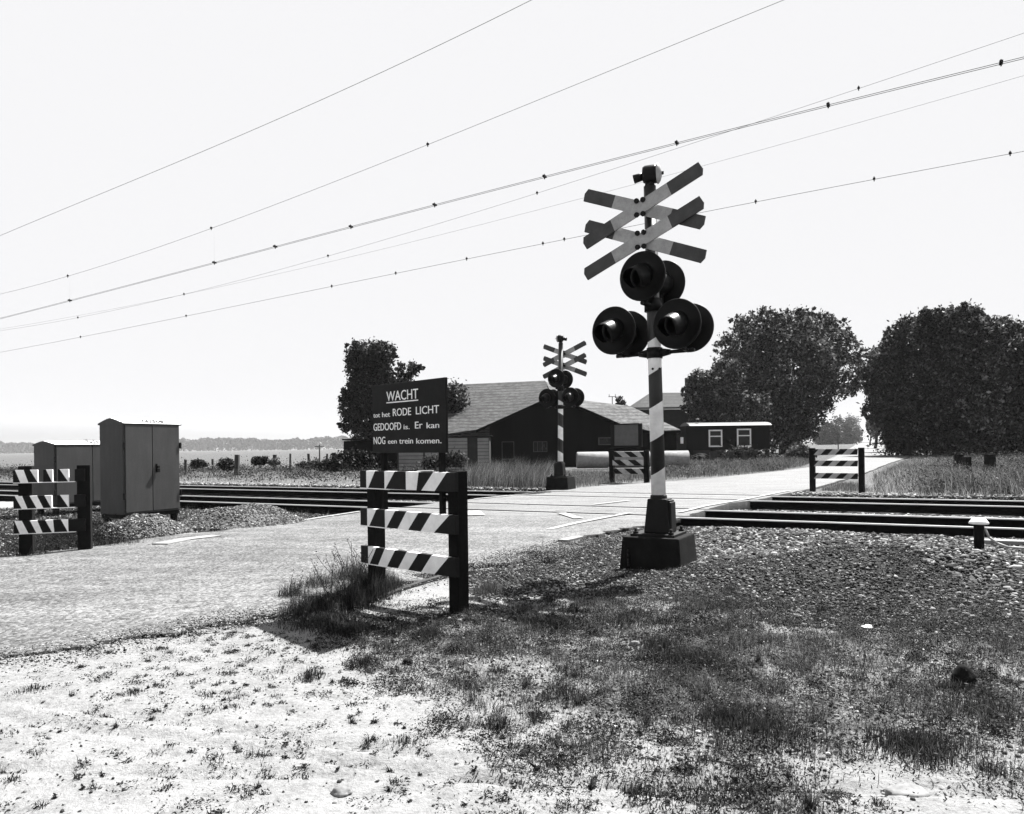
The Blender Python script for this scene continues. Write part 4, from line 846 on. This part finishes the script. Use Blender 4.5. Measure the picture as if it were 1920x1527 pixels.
M['stemdark'] = simple('weed_stem', .012, .03, .8, 8, 0)
sprig(655, 1120, .46, 8, 'tall dark branching weed at the left post of the near barrier')
sprig(548, 1130, .30, 6, 'thin seed-headed weed left of the near barrier by the road')
sprig(672, 1108, .50, 9, 'bushy dark weed climbing beside the near barrier post')
sprig(715, 1098, .42, 9, 'dark stalky weed right of the near barrier left post')
sprig(620, 1122, .40, 7, 'upright dark weed between road edge and near barrier')
sprig(690, 1105, .40, 7, 'leafy dark weed in front of the barrier\'s lowest board')

# ------------------------------------------------------------------ trees
def leaves(lobes, n, size, seed, lo=.02, hi=.1, clump=.16, ncl=70, shell=.55, pw=1.2, sub=0):
    r = np.random.default_rng(seed); lobes = np.array(lobes, float)
    if sub:
        ex = []
        for l in lobes:
            for _ in range(sub):
                d = r.normal(0, 1, 3); d[2] = abs(d[2])*.8-.15; d /= np.linalg.norm(d); k = r.uniform(.16, .36); ex.append([*(l[:3]+d*l[3:6]*r.uniform(.85, 1.12)), *(l[3:6]*k)])
        lobes[:, 3:6] *= .92; lobes = np.concatenate([lobes, np.array(ex)])
    wgt = (lobes[:, 3]*lobes[:, 5])**1.0; wgt /= wgt.sum()
    C = []; Rm = []
    for i, l in enumerate(lobes):
        k = max(6, int(ncl*len(lobes)*wgt[i])); d = r.normal(0, 1, (k, 3)); d /= np.linalg.norm(d, axis=1)[:, None]; rad = shell+(1-shell)*r.random(k)**.5
        C.append(l[:3]+d*rad[:, None]*l[3:6]); Rm.append(np.full(k, l[3:6].mean()*clump)*r.uniform(.5, 1.3, k))
    C = np.concatenate(C); Rm = np.concatenate(Rm); cs = r.uniform(.25, 2.0, len(C)); i = r.integers(0, len(C), n)
    P = C[i]+r.normal(0, 1, (n, 3))*(Rm[i]*r.choice([1, 1, 1, 1, 1, 1.5], n))[:, None]; ax_ = r.normal(0, 1, (n, 3)); ax_ /= np.linalg.norm(ax_, axis=1)[:, None]; b = np.cross(ax_, r.normal(0, 1, (n, 3))); b /= np.linalg.norm(b, axis=1)[:, None]
    s = (size*r.uniform(.6, 1.3, n))[:, None]; V = np.stack([P-ax_*s*.6, P+b*s*.32, P+ax_*s*.6, P-b*s*.32], 1).reshape(-1, 3); Fc = np.arange(4*n).reshape(-1, 4)
    sh = (lo+(hi-lo)*r.random(n)**pw)*cs[i]; return V, Fc, np.repeat(sh, 4), C
def limb(mb, a, b, r1, r2, rr, k=5, wob=.08):
    a, b = Vector(a), Vector(b); p = a; L = (b-a).length
    for i in range(k):
        f = (i+1)/k; q = a.lerp(b, f)+(Vector((rr.uniform(-1, 1), rr.uniform(-1, 1), rr.uniform(-.5, .5)))*wob*L/k if i < k-1 else Vector((0, 0, 0)))
        mb.cyl(p, q, r1+(r2-r1)*i/k, r1+(r2-r1)*f, M['bark'], 8, False); p = q
def tree(lab, base, lobes, n, size, seed, trunk_r=.3, name='tree', cat='tree', grp=None, **k):
    t = thing(name, lab, cat, base, 0, grp); V, Fc, S, C = leaves(lobes, n, size, seed, **k); link('crown', mesh_np('crown', V, Fc, M['leaf'], S), t)
    rr = random.Random(seed); mb = MB(); top = max(l[2] for l in lobes); z0 = min(l[2] for l in lobes); limb(mb, (0, 0, -.3), (lobes[0][0]*.5, lobes[0][1]*.5, top*.6), trunk_r, trunk_r*.5, rr)
    for l in lobes[:9]: limb(mb, (lobes[0][0]*.2, lobes[0][1]*.2, max(.5, z0*.4)), (l[0], l[1], l[2]), trunk_r*.45, trunk_r*.1, rr)
    mb.build('trunk', t); return t
def lob(px, Y, base):       # (u, v, radius_u, radius_v) survey -> local lobes at depth Y
    out = []
    for (u, v, ru, rv, dy) in px: q = PD(u, v, Y); out.append((q.x-base.x, dy, q.z-base.z, ru*Y/F, min(ru, rv)*Y/F, rv*Y/F))
    return out
Y = 56; b = Vector((PD(700, 800, Y).x, Y, -.5))
tree('leaning dark tree with a knobbly crown behind the warning sign', b, lob([(692, 672, 40, 32, 0), (668, 660, 20, 22, 0), (722, 665, 24, 26, 0), (700, 700, 38, 28, 0), (768, 692, 26, 16, 0), (745, 712, 28, 14, .5), (690, 735, 40, 30, 0), (665, 765, 30, 36, 0), (658, 795, 22, 22, 0), (700, 780, 45, 40, 0), (720, 740, 40, 40, 0), (690, 830, 34, 30, 0), (680, 690, 30, 40, 0), (670, 740, 24, 36, 0)], Y, b), 60000, .17, 3, .25, clump=.13, ncl=16, lo=.008, hi=.15, pw=2.6, sub=5)
Y = 78; b = Vector((PD(1470, 800, Y).x, Y, 0))
tree('big round broadleaf tree behind the wooden hut', b, lob([(1470, 690, 90, 95, 0), (1400, 650, 55, 45, 0), (1480, 625, 60, 45, 0), (1545, 655, 55, 55, 0), (1585, 700, 38, 48, 0), (1370, 710, 45, 45, 0), (1430, 610, 50, 30, 0), (1530, 610, 45, 28, 0), (1590, 660, 28, 30, 0), (1420, 750, 90, 50, 0), (1490, 775, 60, 50, 0), (1530, 735, 44, 44, 0), (1480, 700, 100, 80, 2), (1500, 600, 30, 20, 0), (1590, 725, 20, 20, 0), (1460, 805, 66, 40, 0), (1500, 800, 36, 40, 0), (1410, 810, 60, 40, 0)], Y, b), 80000, .30, 5, .6, clump=.115, ncl=24, lo=.012, hi=.46, shell=.6, pw=2.8, sub=6)
Y = 62; b = Vector((PD(1340, 800, Y).x, Y, 0))
tree('lighter bushy tree behind the left end of the wooden hut', b, lob([(1350, 740, 42, 40, 0), (1318, 715, 28, 24, 0), (1305, 750, 24, 32, 0), (1365, 695, 28, 25, 0), (1330, 775, 40, 24, 0), (1395, 765, 40, 30, 0)], Y, b), 22000, .22, 8, .18, clump=.13, ncl=22, lo=.02, hi=.36, pw=2.2, sub=5)
# wood on the right: trees lining the road
wood = [(1700, 62, [(1700, 640, 42, 45), (1680, 700, 48, 60), (1690, 770, 60, 55), (1682, 745, 32, 50), (1715, 820, 44, 28)], 'dark tree at the left front corner of the roadside wood'),
        (1760, 58, [(1740, 622, 40, 38), (1770, 680, 55, 60), (1750, 760, 60, 60), (1790, 830, 60, 30)], 'tall dark tree standing second in the roadside wood'),
        (1800, 56, [(1795, 612, 36, 40), (1810, 670, 50, 50), (1820, 750, 60, 70), (1840, 830, 60, 34)], 'tallest feathery tree in the middle of the roadside wood'),
        (1860, 54, [(1850, 632, 38, 38), (1870, 690, 50, 55), (1870, 770, 60, 70), (1900, 835, 60, 34)], 'dark tree near the right edge of the photograph'),
        (1930, 52, [(1925, 640, 50, 45), (1940, 710, 60, 60), (1940, 800, 60, 70)], 'tree cut by the right edge of the photograph'),
        (1665, 85, [(1676, 672, 28, 32), (1662, 715, 28, 40), (1664, 765, 28, 38)], 'tree deeper along the road behind the wood\'s corner'),
        (1640, 130, [(1660, 745, 22, 40), (1650, 785, 18, 28)], 'dark tree overhanging the far road from the right'),
        (1630, 220, [(1640, 800, 9, 18)], 'small distant tree on the right of the road end')]
for i, (u, Y, px, lab) in enumerate(wood):
    b = Vector((PD(u, 800, Y).x, Y, 0)); n = 52000 if Y < 70 else 24000
    tree(lab, b, lob([(a, c, d*1.0, e*1.0, random.uniform(-1.5, 1.5)) for a, c, d, e in px], Y, b), n, .24 if Y < 70 else .30*Y/85, 20+i, .28, grp='trees of the roadside wood', clump=.13, ncl=26, lo=.008, hi=random.choice([.24, .36, .5]), shell=.5, pw=2.8, sub=8)
mb = None
# dim undergrowth under the wood
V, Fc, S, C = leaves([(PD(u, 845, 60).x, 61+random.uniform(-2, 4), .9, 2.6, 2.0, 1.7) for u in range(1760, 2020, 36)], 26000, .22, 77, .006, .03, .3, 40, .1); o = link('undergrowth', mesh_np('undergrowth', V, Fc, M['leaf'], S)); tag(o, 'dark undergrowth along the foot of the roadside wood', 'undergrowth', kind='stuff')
# pale trees at the end of the road
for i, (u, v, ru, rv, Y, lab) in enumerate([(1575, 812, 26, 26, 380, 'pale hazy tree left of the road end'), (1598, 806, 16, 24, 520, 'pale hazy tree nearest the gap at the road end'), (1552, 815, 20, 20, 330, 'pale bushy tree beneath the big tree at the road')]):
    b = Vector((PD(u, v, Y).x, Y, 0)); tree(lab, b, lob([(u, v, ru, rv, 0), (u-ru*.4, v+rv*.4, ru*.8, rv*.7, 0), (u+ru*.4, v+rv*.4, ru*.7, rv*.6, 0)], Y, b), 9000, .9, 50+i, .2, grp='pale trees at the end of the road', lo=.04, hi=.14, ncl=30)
# roadside bushes
for i, (u, v, ru, rv, Y, lab, lo_, hi_) in enumerate([(1500, 850, 24, 12, 50, 'low dark bush with pale flecks left of the right barrier', .015, .2), (852, 768, 24, 46, 47, 'shrub growing against the tiled roof right of the sign', .02, .1), (425, 871, 12, 8, 34, 'dark bush by a fence post left of the sign', .012, .06),
        (660, 862, 40, 14, 36, 'dark hedge at the foot of the leaning tree', .008, .04), (620, 872, 22, 9, 32, 'dark low bush before the leaning tree', .012, .06), (845, 862, 30, 11, 31, 'leafy garden shrub in front of the pale garage', .02, .16), (810, 866, 16, 9, 32, 'small leafy shrub left in front of the pale garage', .02, .16), (1400, 856, 60, 9, 50, 'dark bushes below the wooden hut', .01, .06)]):
    b = Vector((PD(u, 860, Y).x, Y, -.1)); V, Fc, S, C = leaves(lob([(u, v, ru, rv, 0), (u+ru*.4, v+rv*.3, ru*.6, rv*.7, 0), (u-ru*.4, v+rv*.3, ru*.6, rv*.7, 0)], Y, b), 5000, .0035*Y, 90+i, lo_, hi_, .2, 30, .2)
    o = link('bush', mesh_np('bush', V, Fc, M['leaf'], S), None, b); tag(o, lab, 'bush')
# far treeline on the horizon
n = 30000; u = rng.uniform(-400, 900, n); Yd = rng.uniform(1450, 1650, n); topv = 3+14*fbm(u*.012, u*0+2, 5)+7*fbm(u*.09, u*0+2, 3); hh = rng.random(n)**.7
X = (u-960)/F*Yd; Z = -.9+hh*(topv+8)*Yd/F
r = rng.normal(0, 1, (n, 3)); r /= np.linalg.norm(r, axis=1)[:, None]; q = np.cross(r, rng.normal(0, 1, (n, 3))); q /= np.linalg.norm(q, axis=1)[:, None]; P = np.stack([X, Yd, Z], -1); s = rng.uniform(1.5, 3.6, n)[:, None]
V = np.stack([P-r*s, P+q*s*.7, P+r*s, P-q*s*.7], 1).reshape(-1, 3); o = link('distant_wood', mesh_np('distant_wood', V, np.arange(4*n).reshape(-1, 4), M['leaf'], np.repeat(.02+.04*rng.random(n), 4))); tag(o, 'pale hazy belt of woodland along the left horizon', 'woodland', kind='stuff')

# ------------------------------------------------------------------ farm buildings
def poly(mb, pts, th, mat, ext=None):
    P = [PD(*q) for q in pts]; nrm = (P[1]-P[0]).cross(P[2]-P[0]).normalized()
    if nrm.z < 0: nrm = -nrm
    e = ext if ext is not None else nrm*-th; mb.prism(P, e, mat)
barn = thing('barn', 'large black barn with a wide tiled roof behind the crossing', 'barn', (PD(1040, 860, 42).x, 42, 0))
zg = lambda Y: 0
# main tiled slope facing the viewer and its rear slope
mb = MB(); A, B, C_, D_ = PD(800, 724, 52), PD(1022, 714, 50), PD(1040, 742, 45), PD(893, 806, 43.2)
E_ = PD(800, 819, 43.2)
mb.prism([E_, D_, C_, B, A], (0, .06, -.10), M['tiles'])
A2, B2 = A+Vector((0, 9, -3.4)), B+Vector((0, 9, -3.4)); mb.prism([A+Vector((0, .02, 0)), B+Vector((0, .02, 0)), B2, A2], (0, 0, -.12), M['tiles']); mb.build('tiled_roof', barn, True)
mb = MB(); P = [PD(1022, 715, 50), PD(1094, 751, 46), PD(1182, 762, 46), PD(1276, 806, 44), PD(1222, 809, 43.3), PD(1164, 795, 43.3), PD(1094, 765, 43.6), PD(1036, 741, 44.6)]
mb.prism([P[0], P[1], P[6], P[7]], (0, .05, -.1), M['tiles_pale']); mb.prism([P[1], P[2], P[5], P[6]], (0, .05, -.1), M['tiles_pale']); mb.prism([P[2], P[3], P[4], P[5]], (0, .05, -.1), M['tiles_pale'])
Q = [p+Vector((0, 7, -1.5)) for p in P[:4]]; mb.prism([P[0], Q[0], Q[1], P[1]], (0, 0, -.1), M['tiles_pale']); mb.prism([P[1], Q[1], Q[2], P[2]], (0, 0, -.1), M['tiles_pale']); mb.prism([P[2], Q[2], Q[3], P[3]], (0, 0, -.1), M['tiles_pale'])
mb.build('pale_roof', barn, True)
mb = MB(); gp = [(893, 806.5), (1036, 742), (1094, 766), (1164, 795.5), (1222, 810), (1276, 808)]
W = [PD(u, v, 42.9) for u, v in [(918, 797), (1036, 744), (1094, 768), (1164, 797.5), (1222, 811), (1268, 811)]]
base = [Vector((W[-1].x, 42.9, -.2)), Vector((W[0].x, 42.9, -.2))]; mb.prism(W+base, (0, .3, 0), M['barn_black']); 
mb.prism([Vector((W[0].x-.02, 43.1, -.2)), W[0]+Vector((0, .2, -.05)), W[0]+Vector((0, 8, -.05)), Vector((W[0].x-.02, 51, -.2))], (.2, 0, 0), M['barn_black'])
mb.prism([Vector((W[-1].x, 43.1, -.2)), W[-1]+Vector((0, .2, -.1)), W[-1]+Vector((0, 8, -.1)), Vector((W[-1].x, 51, -.2))], (-.2, 0, 0), M['barn_black']); mb.build('wall', barn, True)
mb = MB()
for (u1, v1), (u2, v2) in zip(gp[:-1], gp[1:]):
    a, b = PD(u1, v1, 42.6), PD(u2, v2, 42.6); mb.prism([a, b, b+Vector((0, 0, -.14)), a+Vector((0, 0, -.14))], (0, .3, 0), M['barn_black'])
mb.build('verge_board', barn, True)
def rectf(u0, v0, u1, v1, Y, par, name, fm, gm, bars=(), fw=.07, sub='pane', vb=()):
    a, b = PD(u0, v1, Y), PD(u1, v0, Y); mb = MB(); w_, h_ = b.x-a.x, b.z-a.z; cx, cz = (a.x+b.x)/2, (a.z+b.z)/2
    for x in (a.x+fw/2, b.x-fw/2): mb.box((x, Y, cz), (fw, .08, h_), fm)
    for z in (a.z+fw/2, b.z-fw/2): mb.box((cx, Y, z), (w_-2*fw, .08, fw), fm)
    for f in bars: mb.box((cx, Y, a.z+h_*f), (w_-2*fw, .08, fw*.8), fm)
    for f in vb: mb.box((a.x+w_*f, Y, cz), (fw*.8, .08, h_-2*fw), fm)
    o = mb.build(name, par, True); g = MB().box((cx, Y+.02, cz), (w_-fw, .03, h_-fw), gm); q = g.build(sub, None); q.data.transform(Matrix.Translation(-par.location)); q.parent = o; return o
rectf(1122, 820, 1152, 835, 42.83, barn, 'window', M['frame_grey'], M['glass'], (), .06)
rectf(1000, 828, 1026, 848, 42.83, barn, 'window', M['frame_grey'], M['glass'], (), .03, vb=(.3, .65))
rectf(941, 828, 964, 862, 42.83, barn, 'door', M['frame_grey'], M['barn_black'], (), .04, 'door_leaf')
rectf(1276, 820, 1281, 832, 42.83, barn, 'window', M['frame_white'], M['frame_white'], (), .03)
# low shed with pale doors
shed = thing('garage', 'low flat garage with pale plank doors left of the black barn', 'garage', (PD(820, 860, 39).x, 39, 0))
def bx(par, name, u0, v0, u1, v1, Y, d, m, zb=None):
    a, b = PD(u0, v1, Y), PD(u1, v0, Y); z0 = a.z if zb is None else zb; MB().box(((a.x+b.x)/2, Y+d/2, (z0+b.z)/2), (b.x-a.x, d, b.z-z0), m).build(name, par, True)
bx(shed, 'wall', 745, 819, 917, 880, 39, 3.6, M['brick'], -.2); bx(shed, 'roof', 738, 816, 921, 819, 38.8, 4.2, M['metal_roof'])
for u0, u1 in ((748, 793), (797, 836), (838, 876), (896, 916)): 
    a, b = PD(u0, 876, 38.93), PD(u1, 821, 38.93); mb = MB(); k = 9; h = (b.z+.0)/k
    for i in range(k): mb.box(((a.x+b.x)/2, 38.93, h*(i+.5)), (b.x-a.x, .05, h-.03), M['render_light'])
    mb.box(((a.x+b.x)/2, 38.96, b.z/2), (b.x-a.x, .03, b.z), M['frame_grey']); mb.build('plank_door', shed, True)
hut2 = thing('shed', 'dark low shed at the foot of the leaning tree', 'shed', (PD(690, 860, 41).x, 41, 0))
bx(hut2, 'wall', 645, 826, 744, 880, 41, 3, M['barn_black'], -.2); bx(hut2, 'roof', 641, 822, 747, 826, 40.8, 3.6, M['dark_wood'])
# house behind
house = thing('house', 'dark brick house with hipped tiled roof behind the striped pole', 'house', (PD(1245, 850, 66).x, 66, 0))
bx(house, 'wall', 1196, 767, 1360, 860, 66, 8, M['brick'], -.2)
mb = MB(); P = [PD(1187, 768, 65.6), PD(1372, 768, 65.6), PD(1335, 736, 70), PD(1219, 737, 70)]; mb.prism(P, (0, 0, -.12), M['tiles_dark'])
Qb = [Vector((P[0].x, 74.5, P[0].z)), Vector((P[1].x, 74.5, P[1].z))]; mb.prism([Qb[1], Qb[0], P[3], P[2]], (0, 0, -.12), M['tiles_dark']); mb.prism([Qb[0], P[0], P[3]], (0, 0, -.12), M['tiles_dark']); mb.prism([P[1], Qb[1], P[2]], (0, 0, -.12), M['tiles_dark'])
rf = mb.build('roof', house, True); ch = MB().box((PD(1292, 720, 70).x, 70.2, PD(1292, 722, 70).z-.3), (.55, .6, 1.9), M['brick']).build('chimney', None); ch.data.transform(Matrix.Translation(-house.location)); ch.parent = rf
bx(house, 'gutter', 1187, 762, 1372, 767.5, 65.45, .12, M['plate_grey'])
# wooden hut (railway wagon body) with white windows
hut = thing('wooden_hut', 'dark wooden wagon hut on stilts with two white framed windows', 'hut', (PD(1366, 860, 57).x, 57, 0))
bx(hut, 'wall', 1287, 797, 1443, 845, 57, 2.8, M['barn_black'])
mb = MB(); a, b = PD(1293, 799, 56.75), PD(1447, 790, 56.75); k = 8; pr = []
for i in range(k+1): f = i/k; pr.append(Vector((a.x, 56.7+3.4*f, a.z+(b.z-a.z)*math.sin(math.pi*f)**.6)))
mb.prism(pr, (b.x-a.x, 0, 0), M['metal_roof']); mb.build('roof', hut, True)
mb = MB().cyl(PD(1308, 792, 57.5), PD(1308, 786, 57.5), .07, .07, M['dark_wood'], 8).cyl(PD(1308, 787, 57.5), PD(1308, 785.5, 57.5), .14, .10, M['old_white'], 8); mb.build('stove_pipe', hut, True)
rectf(1329, 806, 1354, 838.5, 56.95, hut, 'window', M['frame_white'], M['glass'], (.62,), .10); rectf(1382, 804, 1408, 838.5, 56.95, hut, 'window', M['frame_white'], M['glass'], (.62,), .10)
mb = MB()
for u in (1295, 1336, 1370, 1402, 1438): 
    q = PD(u, 845, 57.3); mb.box((q.x, 57.3, q.z/2), (.3, .3, q.z+.1), M['dark_wood'])
mb.build('stilts', hut, True)
# concrete pipes
for i, (u0, u1) in enumerate(((1082, 1141), (1143, 1219), (1222, 1292))):
    Y = 37.5; a, b = PD(u0, 865, Y), PD(u1, 865, Y); z = .43; mb = MB(); R = .40
    o = Vector(((a.x+b.x)/2, Y, z)); t = (b.x-a.x)/2
    mb.lathe((a.x, Y+.2, z), (b.x-a.x, 0, 0), [(.06, R-.07), (0, R-.06), (0, R-.02), (.05, R), (.35, R), (2*t, R), (2*t, R-.08), (.06, R-.07)], M['concrete'], 32)
    tag(mb.build('concrete_pipe'), ['concrete pipe lying on the verge right of the small signal', 'concrete pipe lying behind the striped middle barrier', 'concrete pipe lying right behind the near signal pole'][i], 'pipe', 'concrete pipes lying in a row')
# posts and small things
def fpost(u, v0, v1, Y, wd, lab, mat='post_wood', grp='fence posts in the left field', nm='fence_post'):
    a = PD(u, v0, Y); x = a.x; g = float(land(x, Y)); k = random.uniform(-.04, .04); tag(MB().box((x, Y, (a.z+g-.1)/2), (wd, wd, a.z-g+.1), M[mat], k, R=Matrix.Rotation(k, 3, 'Y'), taper=.9).build(nm), lab, 'post', grp)
for u, v0, Y, wd, lab in [(71, 872, 22, .14, 'short dark post left of the lower cabinet'), (348, 862, 38, .12, 'post just right of the tall cabinet'), (399, 861, 40, .1, 'thin post left of the dark bush in the field'), (444, 853, 36, .2, 'thick post above the dark bush'), (515, 853, 44, .2, 'post beside the dark heap in the field'),
                          (544, 851, 44, .1, 'thin post right of the dark heap'), (579, 851, 42, .13, 'middle post between heap and shed'), (613, 851, 44, .1, 'thin post near the telegraph pole foot'), (627, 849, 38, .2, 'thick post left of the dark shed')]: fpost(u, v0, 870, Y, wd, lab)
for u, v0, Y, wd, lab in [(1797, 853, 30, .28, 'dark crooked post in the tall grass before the wood'), (1812, 857, 28, .25, 'second dark crooked post in the tall grass before the wood'), (1856, 852, 29, .3, 'stout post right of the crooked pair in the grass'), (1285, 845, 40, .36, 'dark post at the end of the pipe row')]: fpost(u, v0, 870, Y, wd, lab, 'dark_wood', None)
for u, v0, Y, wd, lab in [(1336, 846, 46, .3, 'first of three short stakes before the hut'), (1370, 847, 46, .26, 'middle one of three short stakes before the hut'), (1397, 846, 46, .26, 'last of three short stakes before the hut')]: fpost(u, v0, 870, Y, wd, lab, 'post_wood', 'short stakes before the hut')
a = PD(599, 834, 90); t = thing('telegraph_pole', 'distant telegraph pole with a cross arm on the left horizon', 'telegraph pole', (a.x, 90, -.9)); MB().cyl((0, 0, 0), (0, 0, a.z+.9), .09, .07, M['post_wood'], 8).build('pole', t); MB().box((0, 0, a.z+.7), (1.1, .1, .1), M['post_wood']).build('cross_arm', t)
a = PD(1571, 792, 110); tag(MB().cyl((a.x, 110, -.1), (a.x, 110, a.z), .08, .05, M['frame_grey'], 8).build('lamp_post'), 'thin upright pole in the gap beside the far road', 'pole')
a = PD(1148, 744, 75); t = thing('antenna', 'small forked antenna mast above the pale roof', 'antenna', (a.x, 75, 0)); MB().cyl((0, 0, 0), (0, 0, a.z), .05, .04, M['post_wood'], 6).build('mast', t); MB().box((0, 0, a.z), (.75, .05, .05), M['post_wood']).box((-.3, 0, a.z+.1), (.05, .05, .25), M['post_wood']).box((.3, 0, a.z+.1), (.05, .05, .25), M['post_wood']).build('fork', t)
a = PD(1161, 742, 80); b = Vector((a.x, 80, 0)); tree('narrow tree tip poking above the pale roof', b, lob([(1161, 756, 7, 14, 0), (1166, 760, 10, 8, 0)], 80, b), 1200, .2, 61, .1, lo=.02, hi=.08, ncl=10)
# low dark heap in the field
def lump(lab, u0, u1, v0, v1, Y, mat, nm, cat, sd):
    a, b = PD(u0, v1, Y), PD(u1, v0, Y); import bmesh
    bm = bmesh.new(); bmesh.ops.create_icosphere(bm, subdivisions=4, radius=1); rr = random.Random(sd); ph = [rr.uniform(0, 6) for _ in range(5)]
    for q in bm.verts:
        c = q.co.copy(); n_ = 1+.12*math.sin(4*c.x+ph[0])+.1*math.sin(7*c.y+5*c.x+ph[1])+.07*math.sin(13*c.x+9*c.z+ph[2])+rr.uniform(-.03, .03); q.co = Vector((c.x*(b.x-a.x)/2*n_, c.y*.9*n_, c.z*(b.z-a.z)/2*n_))
    me = bpy.data.meshes.new(nm); bm.to_mesh(me); bm.free(); me.materials.append(M[mat]); tag(link(nm, me, None, ((a.x+b.x)/2, Y, (a.z+b.z)/2)), lab, cat)
for u, v, ru, rv, lab, sd, hi_ in ((487, 864, 14, 8, 'dark low heap of scrub beside a post in the left field', 201, .04), (514, 866, 10, 5, 'paler low heap right of the dark one in the left field', 202, .5), (372, 870, 14, 6, 'low scrubby bush just right of the tall cabinet', 203, .1), (585, 872, 26, 6, 'low scrubby bush between the posts left of the dark shed', 204, .08)):
    b = Vector((PD(u, 860, 38).x, 38, -.1)); V, Fc, S, C = leaves(lob([(u, v, ru, rv, 0), (u-ru*.5, v+2, ru*.6, rv*.7, 0), (u+ru*.5, v+2, ru*.6, rv*.7, 0)], 38, b), 2600, .10, sd, .01, hi_, .2, 24, .1)
    tag(link('scrub', mesh_np('scrub', V, Fc, M['leaf'], S), None, b), lab, 'scrub')
lump('scrap pile under the wooden hut beside the pipes', 1296, 1330, 851, 866, 48, 'dark_wood', 'heap', 'scrap pile', 3)
# ------------------------------------------------------------------ haze
HZ = .00015
if HZ:
    m = bpy.data.materials.new('haze_air'); m.use_nodes = True; n = m.node_tree; n.nodes.clear(); out = n.nodes.new('ShaderNodeOutputMaterial'); v = n.nodes.new('ShaderNodeVolumePrincipled')
    v.inputs['Color'].default_value = (.9, .9, .9, 1); v.inputs['Density'].default_value = HZ; v.inputs['Anisotropy'].default_value = .0; n.links.new(v.outputs[0], out.inputs['Volume'])
    h = MB().box((0, 1700, 14.2), (9000, 3700, 34), m).build('haze'); tag(h, kind='stuff')
print('objects', len(COL.objects))
